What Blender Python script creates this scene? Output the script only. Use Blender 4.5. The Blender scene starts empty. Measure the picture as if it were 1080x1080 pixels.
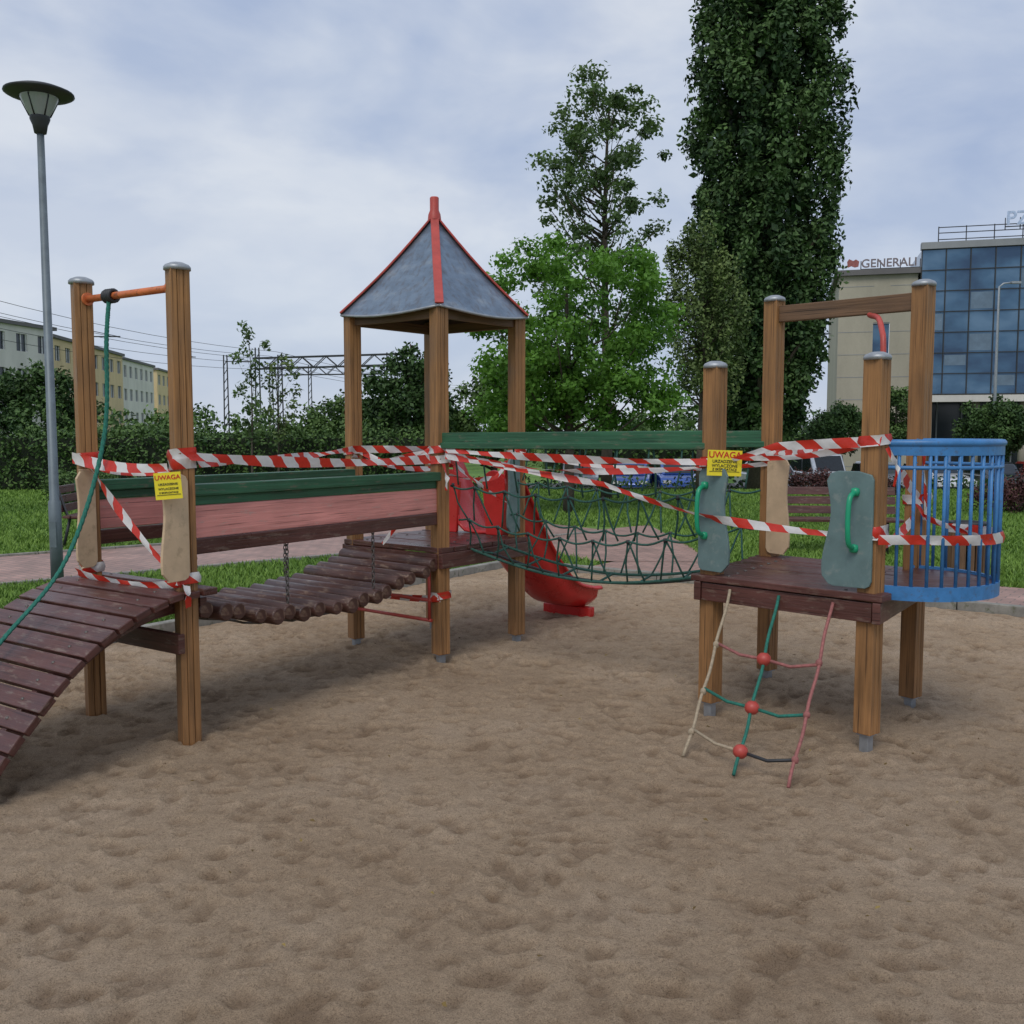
import bpy, math, random
import numpy as np
from mathutils import Vector, noise
random.seed(7); rng=np.random.default_rng(7)
scene=bpy.context.scene
R=math.radians

# ------------------------------------------------------------ materials
def newmat(name):
    m=bpy.data.materials.new(name); m.use_nodes=True
    nt=m.node_tree; nt.nodes.clear()
    o=nt.nodes.new('ShaderNodeOutputMaterial'); b=nt.nodes.new('ShaderNodeBsdfPrincipled')
    nt.links.new(b.outputs[0],o.inputs[0]); return m,nt,b,o
def N(nt,t,**k):
    n=nt.nodes.new(t)
    for a,v in k.items(): setattr(n,a,v)
    return n
def L(nt,a,b): nt.links.new(a,b)
def ramp(nt,fac,stops):
    r=N(nt,'ShaderNodeValToRGB'); L(nt,fac,r.inputs[0])
    e=r.color_ramp.elements
    while len(e)<len(stops): e.new(.5)
    for i,(p,c) in enumerate(stops):
        e[i].position=p; e[i].color=(*c,1) if len(c)==3 else c
    return r.outputs[0]
def mul(c,k): return tuple(min(1,x*k) for x in c)
def noise_n(nt,vec,scale,detail=4,rough=.55):
    n=N(nt,'ShaderNodeTexNoise'); n.inputs['Scale'].default_value=scale
    n.inputs['Detail'].default_value=detail; n.inputs['Roughness'].default_value=rough
    if vec: L(nt,vec,n.inputs['Vector'])
    return n.outputs[0]
def mapping(nt,vec,s):
    m=N(nt,'ShaderNodeMapping'); m.inputs['Scale'].default_value=s; L(nt,vec,m.inputs[0]); return m.outputs[0]
def bump(nt,b,h,strength=.4,dist=.01):
    bn=N(nt,'ShaderNodeBump'); bn.inputs['Strength'].default_value=strength; bn.inputs['Distance'].default_value=dist
    L(nt,h,bn.inputs['Height']); L(nt,bn.outputs[0],b.inputs['Normal'])
def mixc(nt,fac,a,b,mode='MIX'):
    m=N(nt,'ShaderNodeMix',data_type='RGBA',blend_type=mode)
    for s,v in ((m.inputs['Factor'],fac),(m.inputs[6],a),(m.inputs[7],b)):
        if hasattr(v,'links'): L(nt,v,s)
        else: s.default_value=v if not isinstance(v,tuple) else ((*v,1) if len(v)==3 else v)
    return m.outputs[2]

def wood(name,c,streak=.45,rough=.55,worn=None,wornamt=.62,grime=.6):
    m,nt,b,o=newmat(name); tc=N(nt,'ShaderNodeTexCoord')
    uv=tc.outputs['UV']
    n1=noise_n(nt,mapping(nt,uv,(1.6,38,1)),1.5,6,.6)
    n2=noise_n(nt,mapping(nt,uv,(.8,7,1)),2,3)
    n5=noise_n(nt,mapping(nt,uv,(.9,55,1)),2.2,3,.5)
    col=ramp(nt,n1,[(.28,mul(c,streak)),(.5,c),(.72,mul(c,1.4))])
    col=mixc(nt,.45,col,ramp(nt,n2,[(.3,mul(c,.5)),(.7,mul(c,1.3))]))
    col=mixc(nt,.8,col,ramp(nt,n5,[(.32,(.2,.17,.15)),(.41,(1,1,1))]),'MULTIPLY')
    if worn:
        n3=noise_n(nt,mapping(nt,uv,(4,16,1)),2,7,.7)
        f=ramp(nt,n3,[(wornamt-.04,(0,0,0)),(wornamt+.06,(1,1,1))])
        col=mixc(nt,f,col,worn)
    n4=noise_n(nt,tc.outputs['Object'],3.0,5)
    col=mixc(nt,grime,col,ramp(nt,n4,[(.3,(.55,.55,.55)),(.7,(1.15,1.12,1.1))]),'MULTIPLY')
    L(nt,col,b.inputs['Base Color']); 
    r=ramp(nt,n4,[(.35,(rough-.12,)*3),(.65,(rough+.15,)*3)]); L(nt,r,b.inputs['Roughness'])
    bump(nt,b,n1,.6,.005); return m
def paint(name,c,rough=.45,metal=0,var=.25,scale=9,dirt=None,bumpd=0.0):
    m,nt,b,o=newmat(name); tc=N(nt,'ShaderNodeTexCoord')
    n=noise_n(nt,tc.outputs['Object'],scale,6,.65)
    col=ramp(nt,n,[(.3,mul(c,1-var)),(.7,mul(c,1+var))])
    if dirt:
        n2=noise_n(nt,tc.outputs['Object'],scale*2.3,8,.7)
        col=mixc(nt,ramp(nt,n2,[(.55,(0,0,0)),(.66,(1,1,1))]),col,dirt)
    L(nt,col,b.inputs['Base Color']); b.inputs['Metallic'].default_value=metal
    r=N(nt,'ShaderNodeMapRange'); L(nt,n,r.inputs[0]); r.inputs[3].default_value=max(.05,rough-.12); r.inputs[4].default_value=min(1,rough+.15)
    L(nt,r.outputs[0],b.inputs['Roughness'])
    if bumpd: bump(nt,b,n,.5,bumpd)
    return m
M={}
M['post']=wood('wood_post',(.33,.165,.060),.32,.6)
M['postd']=wood('wood_beam',(.17,.095,.05),.4,.65)
M['maroon']=wood('maroon_wood',(.105,.038,.030),.5,.38,worn=(.17,.11,.085),wornamt=.58)
M['log']=wood('log_wood',(.085,.036,.026),.5,.42,worn=(.22,.145,.10),wornamt=.58)
M['green']=wood('green_wood',(.03,.125,.06),.6,.5,worn=(.13,.14,.09),wornamt=.60)
M['pink']=wood('pink_board',(.74,.30,.26),.9,.5,worn=(.60,.34,.29),wornamt=.60,grime=.3)
M['cream']=paint('cream_plywood',(.56,.41,.26),.6,0,.15,7,dirt=(.44,.32,.20))
M['teal']=paint('grey_green_panel',(.125,.195,.195),.5,0,.15,8,dirt=(.19,.24,.23))
M['red']=paint('red_paint',(.44,.06,.045),.45,0,.2,12)
M['redplastic']=paint('red_slide_plastic',(.60,.028,.025),.28,0,.15,5)
M['orange']=paint('orange_steel',(.60,.16,.05),.45,0,.25,14,dirt=(.25,.08,.04))
M['blue']=paint('blue_steel',(.045,.19,.44),.4,0,.2,12,dirt=(.06,.13,.25))
M['grey']=paint('galvanised_steel',(.34,.36,.38),.45,.5,.2,14)
M['pole']=paint('lamp_pole_grey',(.15,.18,.20),.5,.3,.2,6)
M['dark']=paint('dark_metal',(.035,.037,.04),.5,.2,.2,10)
M['chain']=paint('chain_steel',(.12,.11,.10),.5,.6,.2,30)
M['rope_g']=paint('green_rope',(.018,.15,.11),.8,0,.35,60)
M['rope_d']=paint('dark_green_rope',(.025,.09,.07),.8,0,.35,60)
M['rope_r']=paint('faded_red_rope',(.30,.11,.10),.8,0,.35,60)
M['rope_b']=paint('faded_beige_rope',(.36,.29,.20),.85,0,.3,60)
M['handle']=paint('green_handle',(.01,.30,.15),.35,0,.1,9)
M['yellow']=paint('yellow_sign',(.85,.70,.03),.4,0,.06,6)
M['signred']=paint('sign_red',(.6,.02,.02),.5)
M['black']=paint('sign_black',(.02,.02,.02),.5)
M['white']=paint('white_paint',(.72,.72,.70),.5,0,.08,4)
M['under']=paint('roof_underside',(.06,.045,.04),.7,0,.3,8)
M['kerb']=paint('kerb_concrete',(.24,.23,.20),.85,0,.3,7,dirt=(.12,.13,.08),bumpd=.004)
M['bark']=paint('bark',(.07,.055,.04),.9,0,.4,14,bumpd=.02)
M['glassd']=paint('window_glass',(.03,.04,.05),.12,0,.3,.3)
M['tyre']=paint('tyre_rubber',(.02,.02,.02),.8)
M['carglass']=paint('car_glass',(.015,.02,.025),.08)
M['signgrey']=paint('sign_grey_letters',(.20,.16,.17),.5)
M['signlion']=paint('sign_dull_red',(.32,.10,.09),.5)

def roofmetal():
    m,nt,b,o=newmat('roof_sheet_metal'); tc=N(nt,'ShaderNodeTexCoord')
    ob=tc.outputs['Object']
    n=noise_n(nt,mapping(nt,ob,(2,2,5)),2.0,7,.65)
    n2=noise_n(nt,mapping(nt,ob,(16,16,1.0)),1.5,5,.6)
    col=ramp(nt,n,[(.3,(.12,.165,.22)),(.55,(.20,.26,.33)),(.75,(.33,.36,.38))])
    col=mixc(nt,ramp(nt,n2,[(.48,(0,0,0)),(.72,(.7,.7,.7))]),col,(.12,.11,.11))
    L(nt,col,b.inputs['Base Color']); b.inputs['Metallic'].default_value=.55; b.inputs['Roughness'].default_value=.38
    bump(nt,b,n,.3,.01); return m
M['roof']=roofmetal()

def tapemat():
    m,nt,b,o=newmat('red_white_tape'); tc=N(nt,'ShaderNodeTexCoord')
    s=N(nt,'ShaderNodeSeparateXYZ'); L(nt,tc.outputs['UV'],s.inputs[0])
    a=N(nt,'ShaderNodeMath',operation='ADD'); L(nt,s.outputs[0],a.inputs[0]); L(nt,s.outputs[1],a.inputs[1])
    k=N(nt,'ShaderNodeMath',operation='MULTIPLY'); L(nt,a.outputs[0],k.inputs[0]); k.inputs[1].default_value=5.0
    f=N(nt,'ShaderNodeMath',operation='FRACT'); L(nt,k.outputs[0],f.inputs[0])
    g=N(nt,'ShaderNodeMath',operation='GREATER_THAN'); L(nt,f.outputs[0],g.inputs[0]); g.inputs[1].default_value=.5
    n=noise_n(nt,tc.outputs['Object'],25,4)
    col=mixc(nt,g.outputs[0],(.80,.78,.76),(.70,.045,.025))
    col=mixc(nt,.3,col,ramp(nt,n,[(.3,(.7,.7,.7)),(.7,(1,1,1))]),'MULTIPLY')
    L(nt,col,b.inputs['Base Color']); b.inputs['Roughness'].default_value=.32
    bump(nt,b,n,.5,.01)
    tr=N(nt,'ShaderNodeBsdfTranslucent'); L(nt,col,tr.inputs[0])
    mx=N(nt,'ShaderNodeMixShader'); mx.inputs[0].default_value=.25
    L(nt,b.outputs[0],mx.inputs[1]); L(nt,tr.outputs[0],mx.inputs[2]); L(nt,mx.outputs[0],o.inputs[0])
    return m
M['tape']=tapemat()

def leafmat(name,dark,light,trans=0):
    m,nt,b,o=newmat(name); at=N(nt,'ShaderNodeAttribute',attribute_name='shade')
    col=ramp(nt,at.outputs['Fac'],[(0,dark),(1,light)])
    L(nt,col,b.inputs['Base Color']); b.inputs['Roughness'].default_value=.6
    b.inputs['Specular IOR Level'].default_value=.25
    if trans:
        tr=N(nt,'ShaderNodeBsdfTranslucent'); L(nt,mixc(nt,1.0,col,(1.2,1.3,.6),'MULTIPLY'),tr.inputs[0])
        mx=N(nt,'ShaderNodeMixShader'); mx.inputs[0].default_value=trans
        L(nt,b.outputs[0],mx.inputs[1]); L(nt,tr.outputs[0],mx.inputs[2]); L(nt,mx.outputs[0],o.inputs[0])
    return m
M['lpop']=leafmat('poplar_leaves',(.018,.045,.016),(.095,.165,.05))
M['llin']=leafmat('linden_leaves',(.05,.13,.02),(.18,.36,.06),.35)
M['lair']=leafmat('locust_leaves',(.05,.085,.035),(.14,.22,.08),.3)
M['lwil']=leafmat('light_leaves',(.055,.09,.03),(.16,.22,.065))
M['ldark']=leafmat('dark_leaves',(.016,.042,.012),(.075,.14,.035))
M['lmid']=leafmat('mid_leaves',(.03,.07,.02),(.12,.20,.05))
M['lred']=leafmat('barberry_leaves',(.03,.014,.014),(.12,.05,.045))
M['lgrass']=leafmat('grass_blades',(.06,.13,.02),(.21,.34,.06))
M['lfall']=leafmat('fallen_leaf',(.14,.09,.03),(.38,.28,.08))

def groundmat():
    m,nt,b,o=newmat('grass_ground'); tc=N(nt,'ShaderNodeTexCoord'); ob=tc.outputs['Object']
    n1=noise_n(nt,ob,.35,5,.6); n2=noise_n(nt,ob,9,8,.7)
    c=ramp(nt,n1,[(.3,(.075,.165,.025)),(.5,(.115,.23,.035)),(.72,(.18,.29,.06))])
    c=mixc(nt,.8,c,ramp(nt,n2,[(.25,(.45,.45,.4)),(.7,(1.2,1.2,1.1))]),'MULTIPLY')
    L(nt,c,b.inputs['Base Color']); b.inputs['Roughness'].default_value=.95; bump(nt,b,n2,.9,.04)
    return m
def sandmat():
    m,nt,b,o=newmat('damp_sand'); tc=N(nt,'ShaderNodeTexCoord'); ob=tc.outputs['Object']
    n1=noise_n(nt,ob,.9,6,.6); n2=noise_n(nt,ob,22,10,.75); n3=noise_n(nt,ob,230,3,.8); n4=noise_n(nt,ob,75,6,.8)
    c=ramp(nt,n1,[(.3,(.40,.285,.185)),(.5,(.475,.35,.235)),(.7,(.54,.41,.29))])
    c=mixc(nt,.8,c,ramp(nt,n2,[(.32,(.64,.61,.58)),(.45,(.95,.95,.95)),(.7,(1.13,1.13,1.13))]),'MULTIPLY')
    c=mixc(nt,.8,c,ramp(nt,n4,[(.32,(.55,.52,.50)),(.44,(1,1,1)),(.72,(1.15,1.15,1.15))]),'MULTIPLY')
    c=mixc(nt,.9,c,ramp(nt,n3,[(.32,(.35,.32,.30)),(.46,(.98,.98,.98)),(.70,(1.35,1.35,1.35))]),'MULTIPLY')
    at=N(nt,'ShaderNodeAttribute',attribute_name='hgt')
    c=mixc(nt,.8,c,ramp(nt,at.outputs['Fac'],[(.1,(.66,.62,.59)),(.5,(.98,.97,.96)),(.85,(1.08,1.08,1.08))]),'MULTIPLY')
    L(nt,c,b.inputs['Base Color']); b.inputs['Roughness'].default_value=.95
    b.inputs['Specular IOR Level'].default_value=.2
    a=N(nt,'ShaderNodeMath',operation='MULTIPLY_ADD'); L(nt,n3,a.inputs[0]); a.inputs[1].default_value=.35; L(nt,n4,a.inputs[2])
    a2=N(nt,'ShaderNodeMath',operation='MULTIPLY_ADD'); L(nt,n2,a2.inputs[0]); a2.inputs[1].default_value=1.8; L(nt,a.outputs[0],a2.inputs[2])
    bump(nt,b,a2.outputs[0],1.0,.016); return m
def pavemat():
    m,nt,b,o=newmat('brick_paving'); tc=N(nt,'ShaderNodeTexCoord')
    mp=N(nt,'ShaderNodeMapping'); L(nt,tc.outputs['Object'],mp.inputs[0]); mp.inputs['Rotation'].default_value=(0,0,R(38))
    br=N(nt,'ShaderNodeTexBrick'); L(nt,mp.outputs[0],br.inputs['Vector']); br.inputs['Scale'].default_value=1
    br.inputs['Color1'].default_value=(.42,.25,.20,1); br.inputs['Color2'].default_value=(.32,.20,.16,1); br.inputs['Mortar'].default_value=(.15,.12,.10,1)
    br.inputs['Brick Width'].default_value=.2; br.inputs['Row Height'].default_value=.1; br.inputs['Mortar Size'].default_value=.006
    n=noise_n(nt,tc.outputs['Object'],2,6)
    c=mixc(nt,.8,br.outputs[0],ramp(nt,n,[(.3,(.7,.7,.7)),(.7,(1.2,1.2,1.2))]),'MULTIPLY')
    L(nt,c,b.inputs['Base Color']); b.inputs['Roughness'].default_value=.6; bump(nt,b,br.outputs[1],-.4,.004); return m
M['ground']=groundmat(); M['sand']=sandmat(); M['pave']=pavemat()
M['asphalt']=paint('asphalt',(.055,.055,.057),.8,0,.2,3)
def wallmat(name,c,sc=.5):
    m,nt,b,o=newmat(name); tc=N(nt,'ShaderNodeTexCoord'); ob=tc.outputs['Object']
    n=noise_n(nt,mapping(nt,ob,(1,1,.35)),sc,7,.65); n2=noise_n(nt,ob,12,3)
    col=ramp(nt,n,[(.3,mul(c,.82)),(.7,mul(c,1.08))])
    col=mixc(nt,.3,col,ramp(nt,n2,[(.3,(.8,.8,.8)),(.7,(1,1,1))]),'MULTIPLY')
    L(nt,col,b.inputs['Base Color']); b.inputs['Roughness'].default_value=.85; return m
M['wbeige']=wallmat('beige_stone',(.44,.40,.31)); M['wyel']=wallmat('yellow_render',(.70,.54,.30)); M['wwhite']=wallmat('white_render',(.70,.67,.60))
M['wgrey']=wallmat('grey_render',(.30,.31,.32)); M['wroof']=wallmat('roof_felt',(.16,.15,.15))
def glassmat():
    m,nt,b,o=newmat('curtain_glass'); tc=N(nt,'ShaderNodeTexCoord')
    n0=noise_n(nt,mapping(nt,tc.outputs['Object'],(.35,.35,.6)),1.0,4,.55)
    c=ramp(nt,n0,[(.35,(.045,.085,.15)),(.5,(.075,.15,.24)),(.65,(.13,.22,.32))])
    L(nt,c,b.inputs['Base Color']); b.inputs['Metallic'].default_value=.5; b.inputs['Roughness'].default_value=.12
    n=noise_n(nt,tc.outputs['Object'],.45,2); bump(nt,b,n,.25,.05); return m
M['curtain']=glassmat()
def carpaint(name,c):
    m,nt,b,o=newmat(name); b.inputs['Base Color'].default_value=(*c,1); b.inputs['Roughness'].default_value=.25; b.inputs['Metallic'].default_value=.3
    b.inputs['Coat Weight'].default_value=.7
    tc=N(nt,'ShaderNodeTexCoord'); n=noise_n(nt,tc.outputs['Object'],3,5); L(nt,ramp(nt,n,[(.3,mul(c,.85)),(.7,mul(c,1.1))]),b.inputs['Base Color']); return m

# ------------------------------------------------------------ mesh builder
class MB:
    def __init__(s): s.v=[];s.f=[];s.uv=[];s.mi=[];s.sm=[];s.mats=[]
    def m(s,k):
        if k not in s.mats: s.mats.append(k)
        return s.mats.index(k)
    def face(s,ids,uvs,k,smooth=False): s.f.append(ids); s.uv.append(uvs); s.mi.append(s.m(k)); s.sm.append(smooth)
    def quad(s,a,b,c,d,k):
        i=len(s.v); s.v+=[tuple(a),tuple(b),tuple(c),tuple(d)]
        w=(Vector(b)-Vector(a)).length; h=(Vector(d)-Vector(a)).length
        s.face((i,i+1,i+2,i+3),((0,0),(w,0),(w,h),(0,h)),k)
    def box(s,c,ax,ay,az,k):
        c=Vector(c);A=[Vector(ax),Vector(ay),Vector(az)]; ln=[a.length for a in A]
        lg=ln.index(max(ln)); off=random.random()*7; off2=random.random()*9
        i=len(s.v); loc=[]
        for x in(-1,1):
            for y in(-1,1):
                for z in(-1,1):
                    s.v.append(tuple(c+x*A[0]+y*A[1]+z*A[2])); loc.append((x*ln[0],y*ln[1],z*ln[2]))
        flip=A[0].cross(A[1]).dot(A[2])<0
        for fc,n in(((0,1,3,2),0),((4,6,7,5),0),((0,4,5,1),1),((2,3,7,6),1),((0,2,6,4),2),((1,5,7,3),2)):
            if flip: fc=fc[::-1]
            o=[j for j in range(3) if j!=n]
            ua=lg if lg in o else o[0]; va=[j for j in o if j!=ua][0]
            s.face(tuple(i+q for q in fc),tuple((loc[q][ua]+off2,loc[q][va]+off+n*.37) for q in fc),k)
    def boxs(s,c,sx,sy,sz,rot,k):
        ca,sa=math.cos(rot),math.sin(rot)
        s.box(c,(ca*sx/2,sa*sx/2,0),(-sa*sy/2,ca*sy/2,0),(0,0,sz/2),k)
    def bar(s,p,q,w,h,k,up=(0,0,1)):
        p=Vector(p);q=Vector(q);d=(q-p);u=Vector(up);sd=d.cross(u)
        if sd.length<1e-6: sd=d.cross(Vector((1,0,0)))
        sd.normalize();u=sd.cross(d).normalized()
        s.box((p+q)/2,d/2,sd*w/2,u*h/2,k)
    def tube(s,pts,r,k,n=8,cap=True):
        pts=[Vector(p) for p in pts]
        rs=r if isinstance(r,(list,tuple)) else [r]*len(pts)
        t=(pts[1]-pts[0]).normalized(); a=t.orthogonal().normalized(); L0=0; base=len(s.v)
        off=random.random()*5
        ls=[]
        for j,p in enumerate(pts):
            if j==0: t=(pts[1]-pts[0])
            elif j==len(pts)-1: t=pts[-1]-pts[-2]
            else: t=pts[j+1]-pts[j-1]
            t.normalize(); a=(a-a.dot(t)*t).normalized(); b=t.cross(a)
            if j: L0+=(p-pts[j-1]).length
            ls.append(L0)
            for q in range(n):
                an=2*math.pi*q/n; s.v.append(tuple(p+rs[j]*(math.cos(an)*a+math.sin(an)*b)))
        for j in range(len(pts)-1):
            for q in range(n):
                q2=(q+1)%n; w=2*math.pi*rs[j]/n
                s.face((base+j*n+q,base+j*n+q2,base+(j+1)*n+q2,base+(j+1)*n+q),((ls[j]+off,q*w),(ls[j]+off,(q+1)*w),(ls[j+1]+off,(q+1)*w),(ls[j+1]+off,q*w)),k,True)
        if cap:
            for j,rv in((0,True),(len(pts)-1,False)):
                ids=[base+j*n+q for q in range(n)]
                if rv: ids=ids[::-1]
                s.face(tuple(ids),tuple((.02*math.cos(q),.02*math.sin(q)) for q in range(n)),k)
    def lathe(s,c,prof,k,n=24):
        c=Vector(c); b=len(s.v)
        for r,z in prof:
            for q in range(n):
                an=2*math.pi*q/n; s.v.append((c.x+r*math.cos(an),c.y+r*math.sin(an),c.z+z))
        for j in range(len(prof)-1):
            for q in range(n):
                q2=(q+1)%n; s.face((b+j*n+q,b+j*n+q2,b+(j+1)*n+q2,b+(j+1)*n+q),((q/n,prof[j][1]),(q/n+1/n,prof[j][1]),(q/n+1/n,prof[j+1][1]),(q/n,prof[j+1][1])),k,True)
    def plate(s,o,ex,ey,th,outline,k):
        o=Vector(o);ex=Vector(ex).normalized();ey=Vector(ey).normalized();n=ex.cross(ey)
        i=len(s.v);m=len(outline)
        for sg in(.5,-.5):
            for x,y in outline: s.v.append(tuple(o+ex*x+ey*y+n*th*sg))
        s.face(tuple(range(i,i+m)),tuple(outline),k); s.face(tuple(range(i+2*m-1,i+m-1,-1)),tuple(outline[::-1]),k)
        for q in range(m):
            q2=(q+1)%m; s.face((i+q,i+m+q,i+m+q2,i+q2),((0,0),(0,.02),(.02,.02),(.02,0)),k)
    def obj(s,name,parent=None,bevel=0,loc=None):
        me=bpy.data.meshes.new(name); me.from_pydata(s.v,[],s.f)
        ul=me.uv_layers.new(name='UVMap'); flat=[c for f in s.uv for u in f for c in u]; ul.data.foreach_set('uv',flat)
        me.polygons.foreach_set('material_index',s.mi); me.polygons.foreach_set('use_smooth',s.sm)
        for k in s.mats: me.materials.append(M[k] if isinstance(k,str) else k)
        me.update()
        ob=bpy.data.objects.new(name,me); scene.collection.objects.link(ob)
        if parent: ob.parent=parent
        if loc: ob.location=loc
        if bevel:
            bv=ob.modifiers.new('bevel','BEVEL'); bv.width=bevel; bv.segments=2; bv.limit_method='ANGLE'; bv.angle_limit=R(40)
        return ob
def empty(name,loc=(0,0,0)):
    e=bpy.data.objects.new(name,None); scene.collection.objects.link(e); e.location=loc; e.empty_display_size=.3; return e
def ss(x): x=np.clip(x,0,1); return x*x*(3-2*x)
def V3(p,z): return Vector((p[0],p[1],z))
def lerp(a,b,t): return a+(b-a)*t
def smoothpts(P,n=8):
    P=[Vector(p) for p in P]; Q=[P[0]*2-P[1]]+P+[P[-1]*2-P[-2]]; out=[]
    for i in range(1,len(Q)-2):
        for j in range(n):
            t=j/n; p0,p1,p2,p3=Q[i-1:i+3]
            out.append(.5*((2*p1)+(-p0+p2)*t+(2*p0-5*p1+4*p2-p3)*t*t+(-p0+3*p1-3*p2+p3)*t**3))
    out.append(P[-1]); return out

# ------------------------------------------------------------ play structure key positions
A1=Vector((-1.66,4.97,0));A2=Vector((-2.34,5.44,0))
T1=Vector((-.497,6.78,0));T2=Vector((-1.17,7.31,0));T3=Vector((.034,7.45,0));T4=Vector((-.64,7.98,0))
R1=Vector((1.785,4.86,0));R2=Vector((1.125,5.50,0));R3=Vector((1.655,6.30,0));R4=Vector((2.32,5.64,0))

# ------------------------------------------------------------ ground
GB=-.06
def zg(x,y): return GB-1.15*ss((y-27)/11)
def build_ground():
    xs=np.concatenate([np.linspace(-900,-60,12),np.linspace(-50,50,51),np.linspace(60,900,12)])
    ys=np.concatenate([np.linspace(-60,20,17),np.linspace(22,44,23),np.linspace(50,120,8),np.linspace(200,1500,8)])
    v=[];f=[]
    for y in ys:
        for x in xs: v.append((x,y,float(zg(x,y))))
    nx=len(xs)
    for j in range(len(ys)-1):
        for i in range(nx-1): a=j*nx+i; f.append((a,a+1,a+nx+1,a+nx))
    me=bpy.data.meshes.new('grass_ground'); me.from_pydata(v,[],f); me.materials.append(M['ground'])
    ob=bpy.data.objects.new('grass_ground',me); scene.collection.objects.link(ob)
build_ground()
C=np.array([0.0,11.6]); U=np.array([.58,.8146]); W=np.array([.8146,-.58])
def pit(a,b,z=0): p=C-a*U+b*W; return Vector((p[0],p[1],z))
def fastmesh(name,co,q,mat,smooth=False):
    me=bpy.data.meshes.new(name); nq=len(q);k=q.shape[1]
    me.vertices.add(len(co)); me.vertices.foreach_set('co',np.ascontiguousarray(co,dtype=np.float32).ravel())
    me.loops.add(nq*k); me.loops.foreach_set('vertex_index',np.ascontiguousarray(q,dtype=np.int32).ravel())
    me.polygons.add(nq); me.polygons.foreach_set('loop_start',np.arange(0,nq*k,k,dtype=np.int32))
    me.polygons.foreach_set('use_smooth',np.full(nq,smooth))
    me.materials.append(mat); me.update(calc_edges=True); me.validate(); return me
def build_sand():
    A,B,st=10.6,10.0,.0165
    na=int(A/st);nb=int(B/st)
    a=np.linspace(0,A,na);b=np.linspace(0,B,nb)
    def layer(cell,amp):
        ga=int(A/cell)+3;gb=int(B/cell)+3; g=rng.normal(0,1,(ga,gb))
        ia=a/cell;ib=b/cell;i0=ia.astype(int);j0=ib.astype(int);fa=ss(ia-i0)[:,None];fb=ss(ib-j0)[None,:]
        return amp*((g[i0][:,j0]*(1-fa)+g[i0+1][:,j0]*fa)*(1-fb)+(g[i0][:,j0+1]*(1-fa)+g[i0+1][:,j0+1]*fa)*fb)
    big=layer(1.6,.009)+layer(.6,.006)
    D=layer(.2,.0030)+layer(.11,.0028)+layer(.065,.0026)+layer(.038,.0018)+layer(.022,.0010)
    F=np.zeros((na,nb))
    for _ in range(14000):
        ca=rng.uniform(0,A);cb=rng.uniform(0,B);th=rng.uniform(0,math.pi)
        isbig=rng.random()<.12
        ra=rng.uniform(.085,.125) if isbig else rng.uniform(.024,.06); rb=ra*rng.uniform(.38,.5) if isbig else ra*rng.uniform(.5,1); dp=rng.uniform(.008,.016) if isbig else rng.uniform(.005,.013)
        R_=ra*2
        i0=max(0,int((ca-R_)/st));i1=min(na,int((ca+R_)/st)+2);j0=max(0,int((cb-R_)/st));j1=min(nb,int((cb+R_)/st)+2)
        if i1<=i0 or j1<=j0: continue
        da=(a[i0:i1,None]-ca);db=(b[None,j0:j1]-cb)
        x=(da*math.cos(th)+db*math.sin(th))/ra;y=(-da*math.sin(th)+db*math.cos(th))/rb
        r2=x*x+y*y
        F[i0:i1,j0:j1]+=-dp*np.exp(-r2*r2*1.3)+dp*.5*np.exp(-((np.sqrt(r2)-1.25)/.22)**2)
    F=np.clip(F,-.024,.018)
    D=D+F; D-=D.mean(); H=big+D
    edge=np.minimum(a[:,None],b[None,:]); H*=.4+.6*ss(edge/.5)
    AA,BB=np.meshgrid(a,b,indexing='ij')
    X=C[0]-AA*U[0]+BB*W[0];Y=C[1]-AA*U[1]+BB*W[1]
    for p in(A1,A2,T1,T2,T3,R1,R2,R3,R4):
        d=np.sqrt((X-p.x)**2+(Y-p.y)**2); H+=.016*np.exp(-((d-.12)/.05)**2)-.006*np.exp(-((d-.3)/.12)**2)
    for (px,py,r_,dp) in((1.05,4.5,.45,.02),(.55,8.7,.5,.02),(-2.9,3.9,.5,.015)):
        d=np.sqrt((X-px)**2+(Y-py)**2); H-=dp*np.exp(-(d/r_)**2)
    H=np.clip(H,-.052,.055)
    co=np.stack([X,Y,H],-1).reshape(-1,3)
    idx=np.arange(na*nb).reshape(na,nb)
    q=np.stack([idx[:-1,:-1],idx[:-1,1:],idx[1:,1:],idx[1:,:-1]],-1).reshape(-1,4)
    p=co[q[0]]; nrm=np.cross(p[1]-p[0],p[2]-p[0])
    if nrm[2]<0: q=q[:,::-1]
    me=fastmesh('sand',co,q,M['sand'],True)
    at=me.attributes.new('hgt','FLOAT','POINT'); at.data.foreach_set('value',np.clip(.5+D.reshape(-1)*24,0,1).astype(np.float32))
    ob=bpy.data.objects.new('sand',me); scene.collection.objects.link(ob)
build_sand()
kb=MB()
for i in range(11):
    a0=i*1.0;  kb.bar(pit(a0+.005,-.05,.0),pit(a0+.995,-.05,.0),.09,.16,'kerb')
for i in range(11):
    b0=i*1.0;  kb.bar(pit(-.05,b0+.005-.1,.0),pit(-.05,b0+.995-.1,.0),.09,.16,'kerb')
kb.obj('sandpit_kerb',bevel=.008)
LP0=np.array([-5.5,10.5]);LD=np.array([.78,.625]);LN=np.array([-.625,.78])
def lp(t,nn,z): p=LP0+t*LD+nn*LN; return (p[0],p[1],z)
pm=MB(); z=GB+.012
pm.quad(lp(-14,0,z),lp(9.2,0,z),lp(9.2,2.6,z),lp(-14,2.6,z),'pave')
z2=GB+.016
def pq(a,b): return tuple(pit(a,b,z2))
pm.quad(pq(-.5,.6),pq(-.5,16),pq(-2.0,16),pq(-2.0,.6),'pave')
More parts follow.
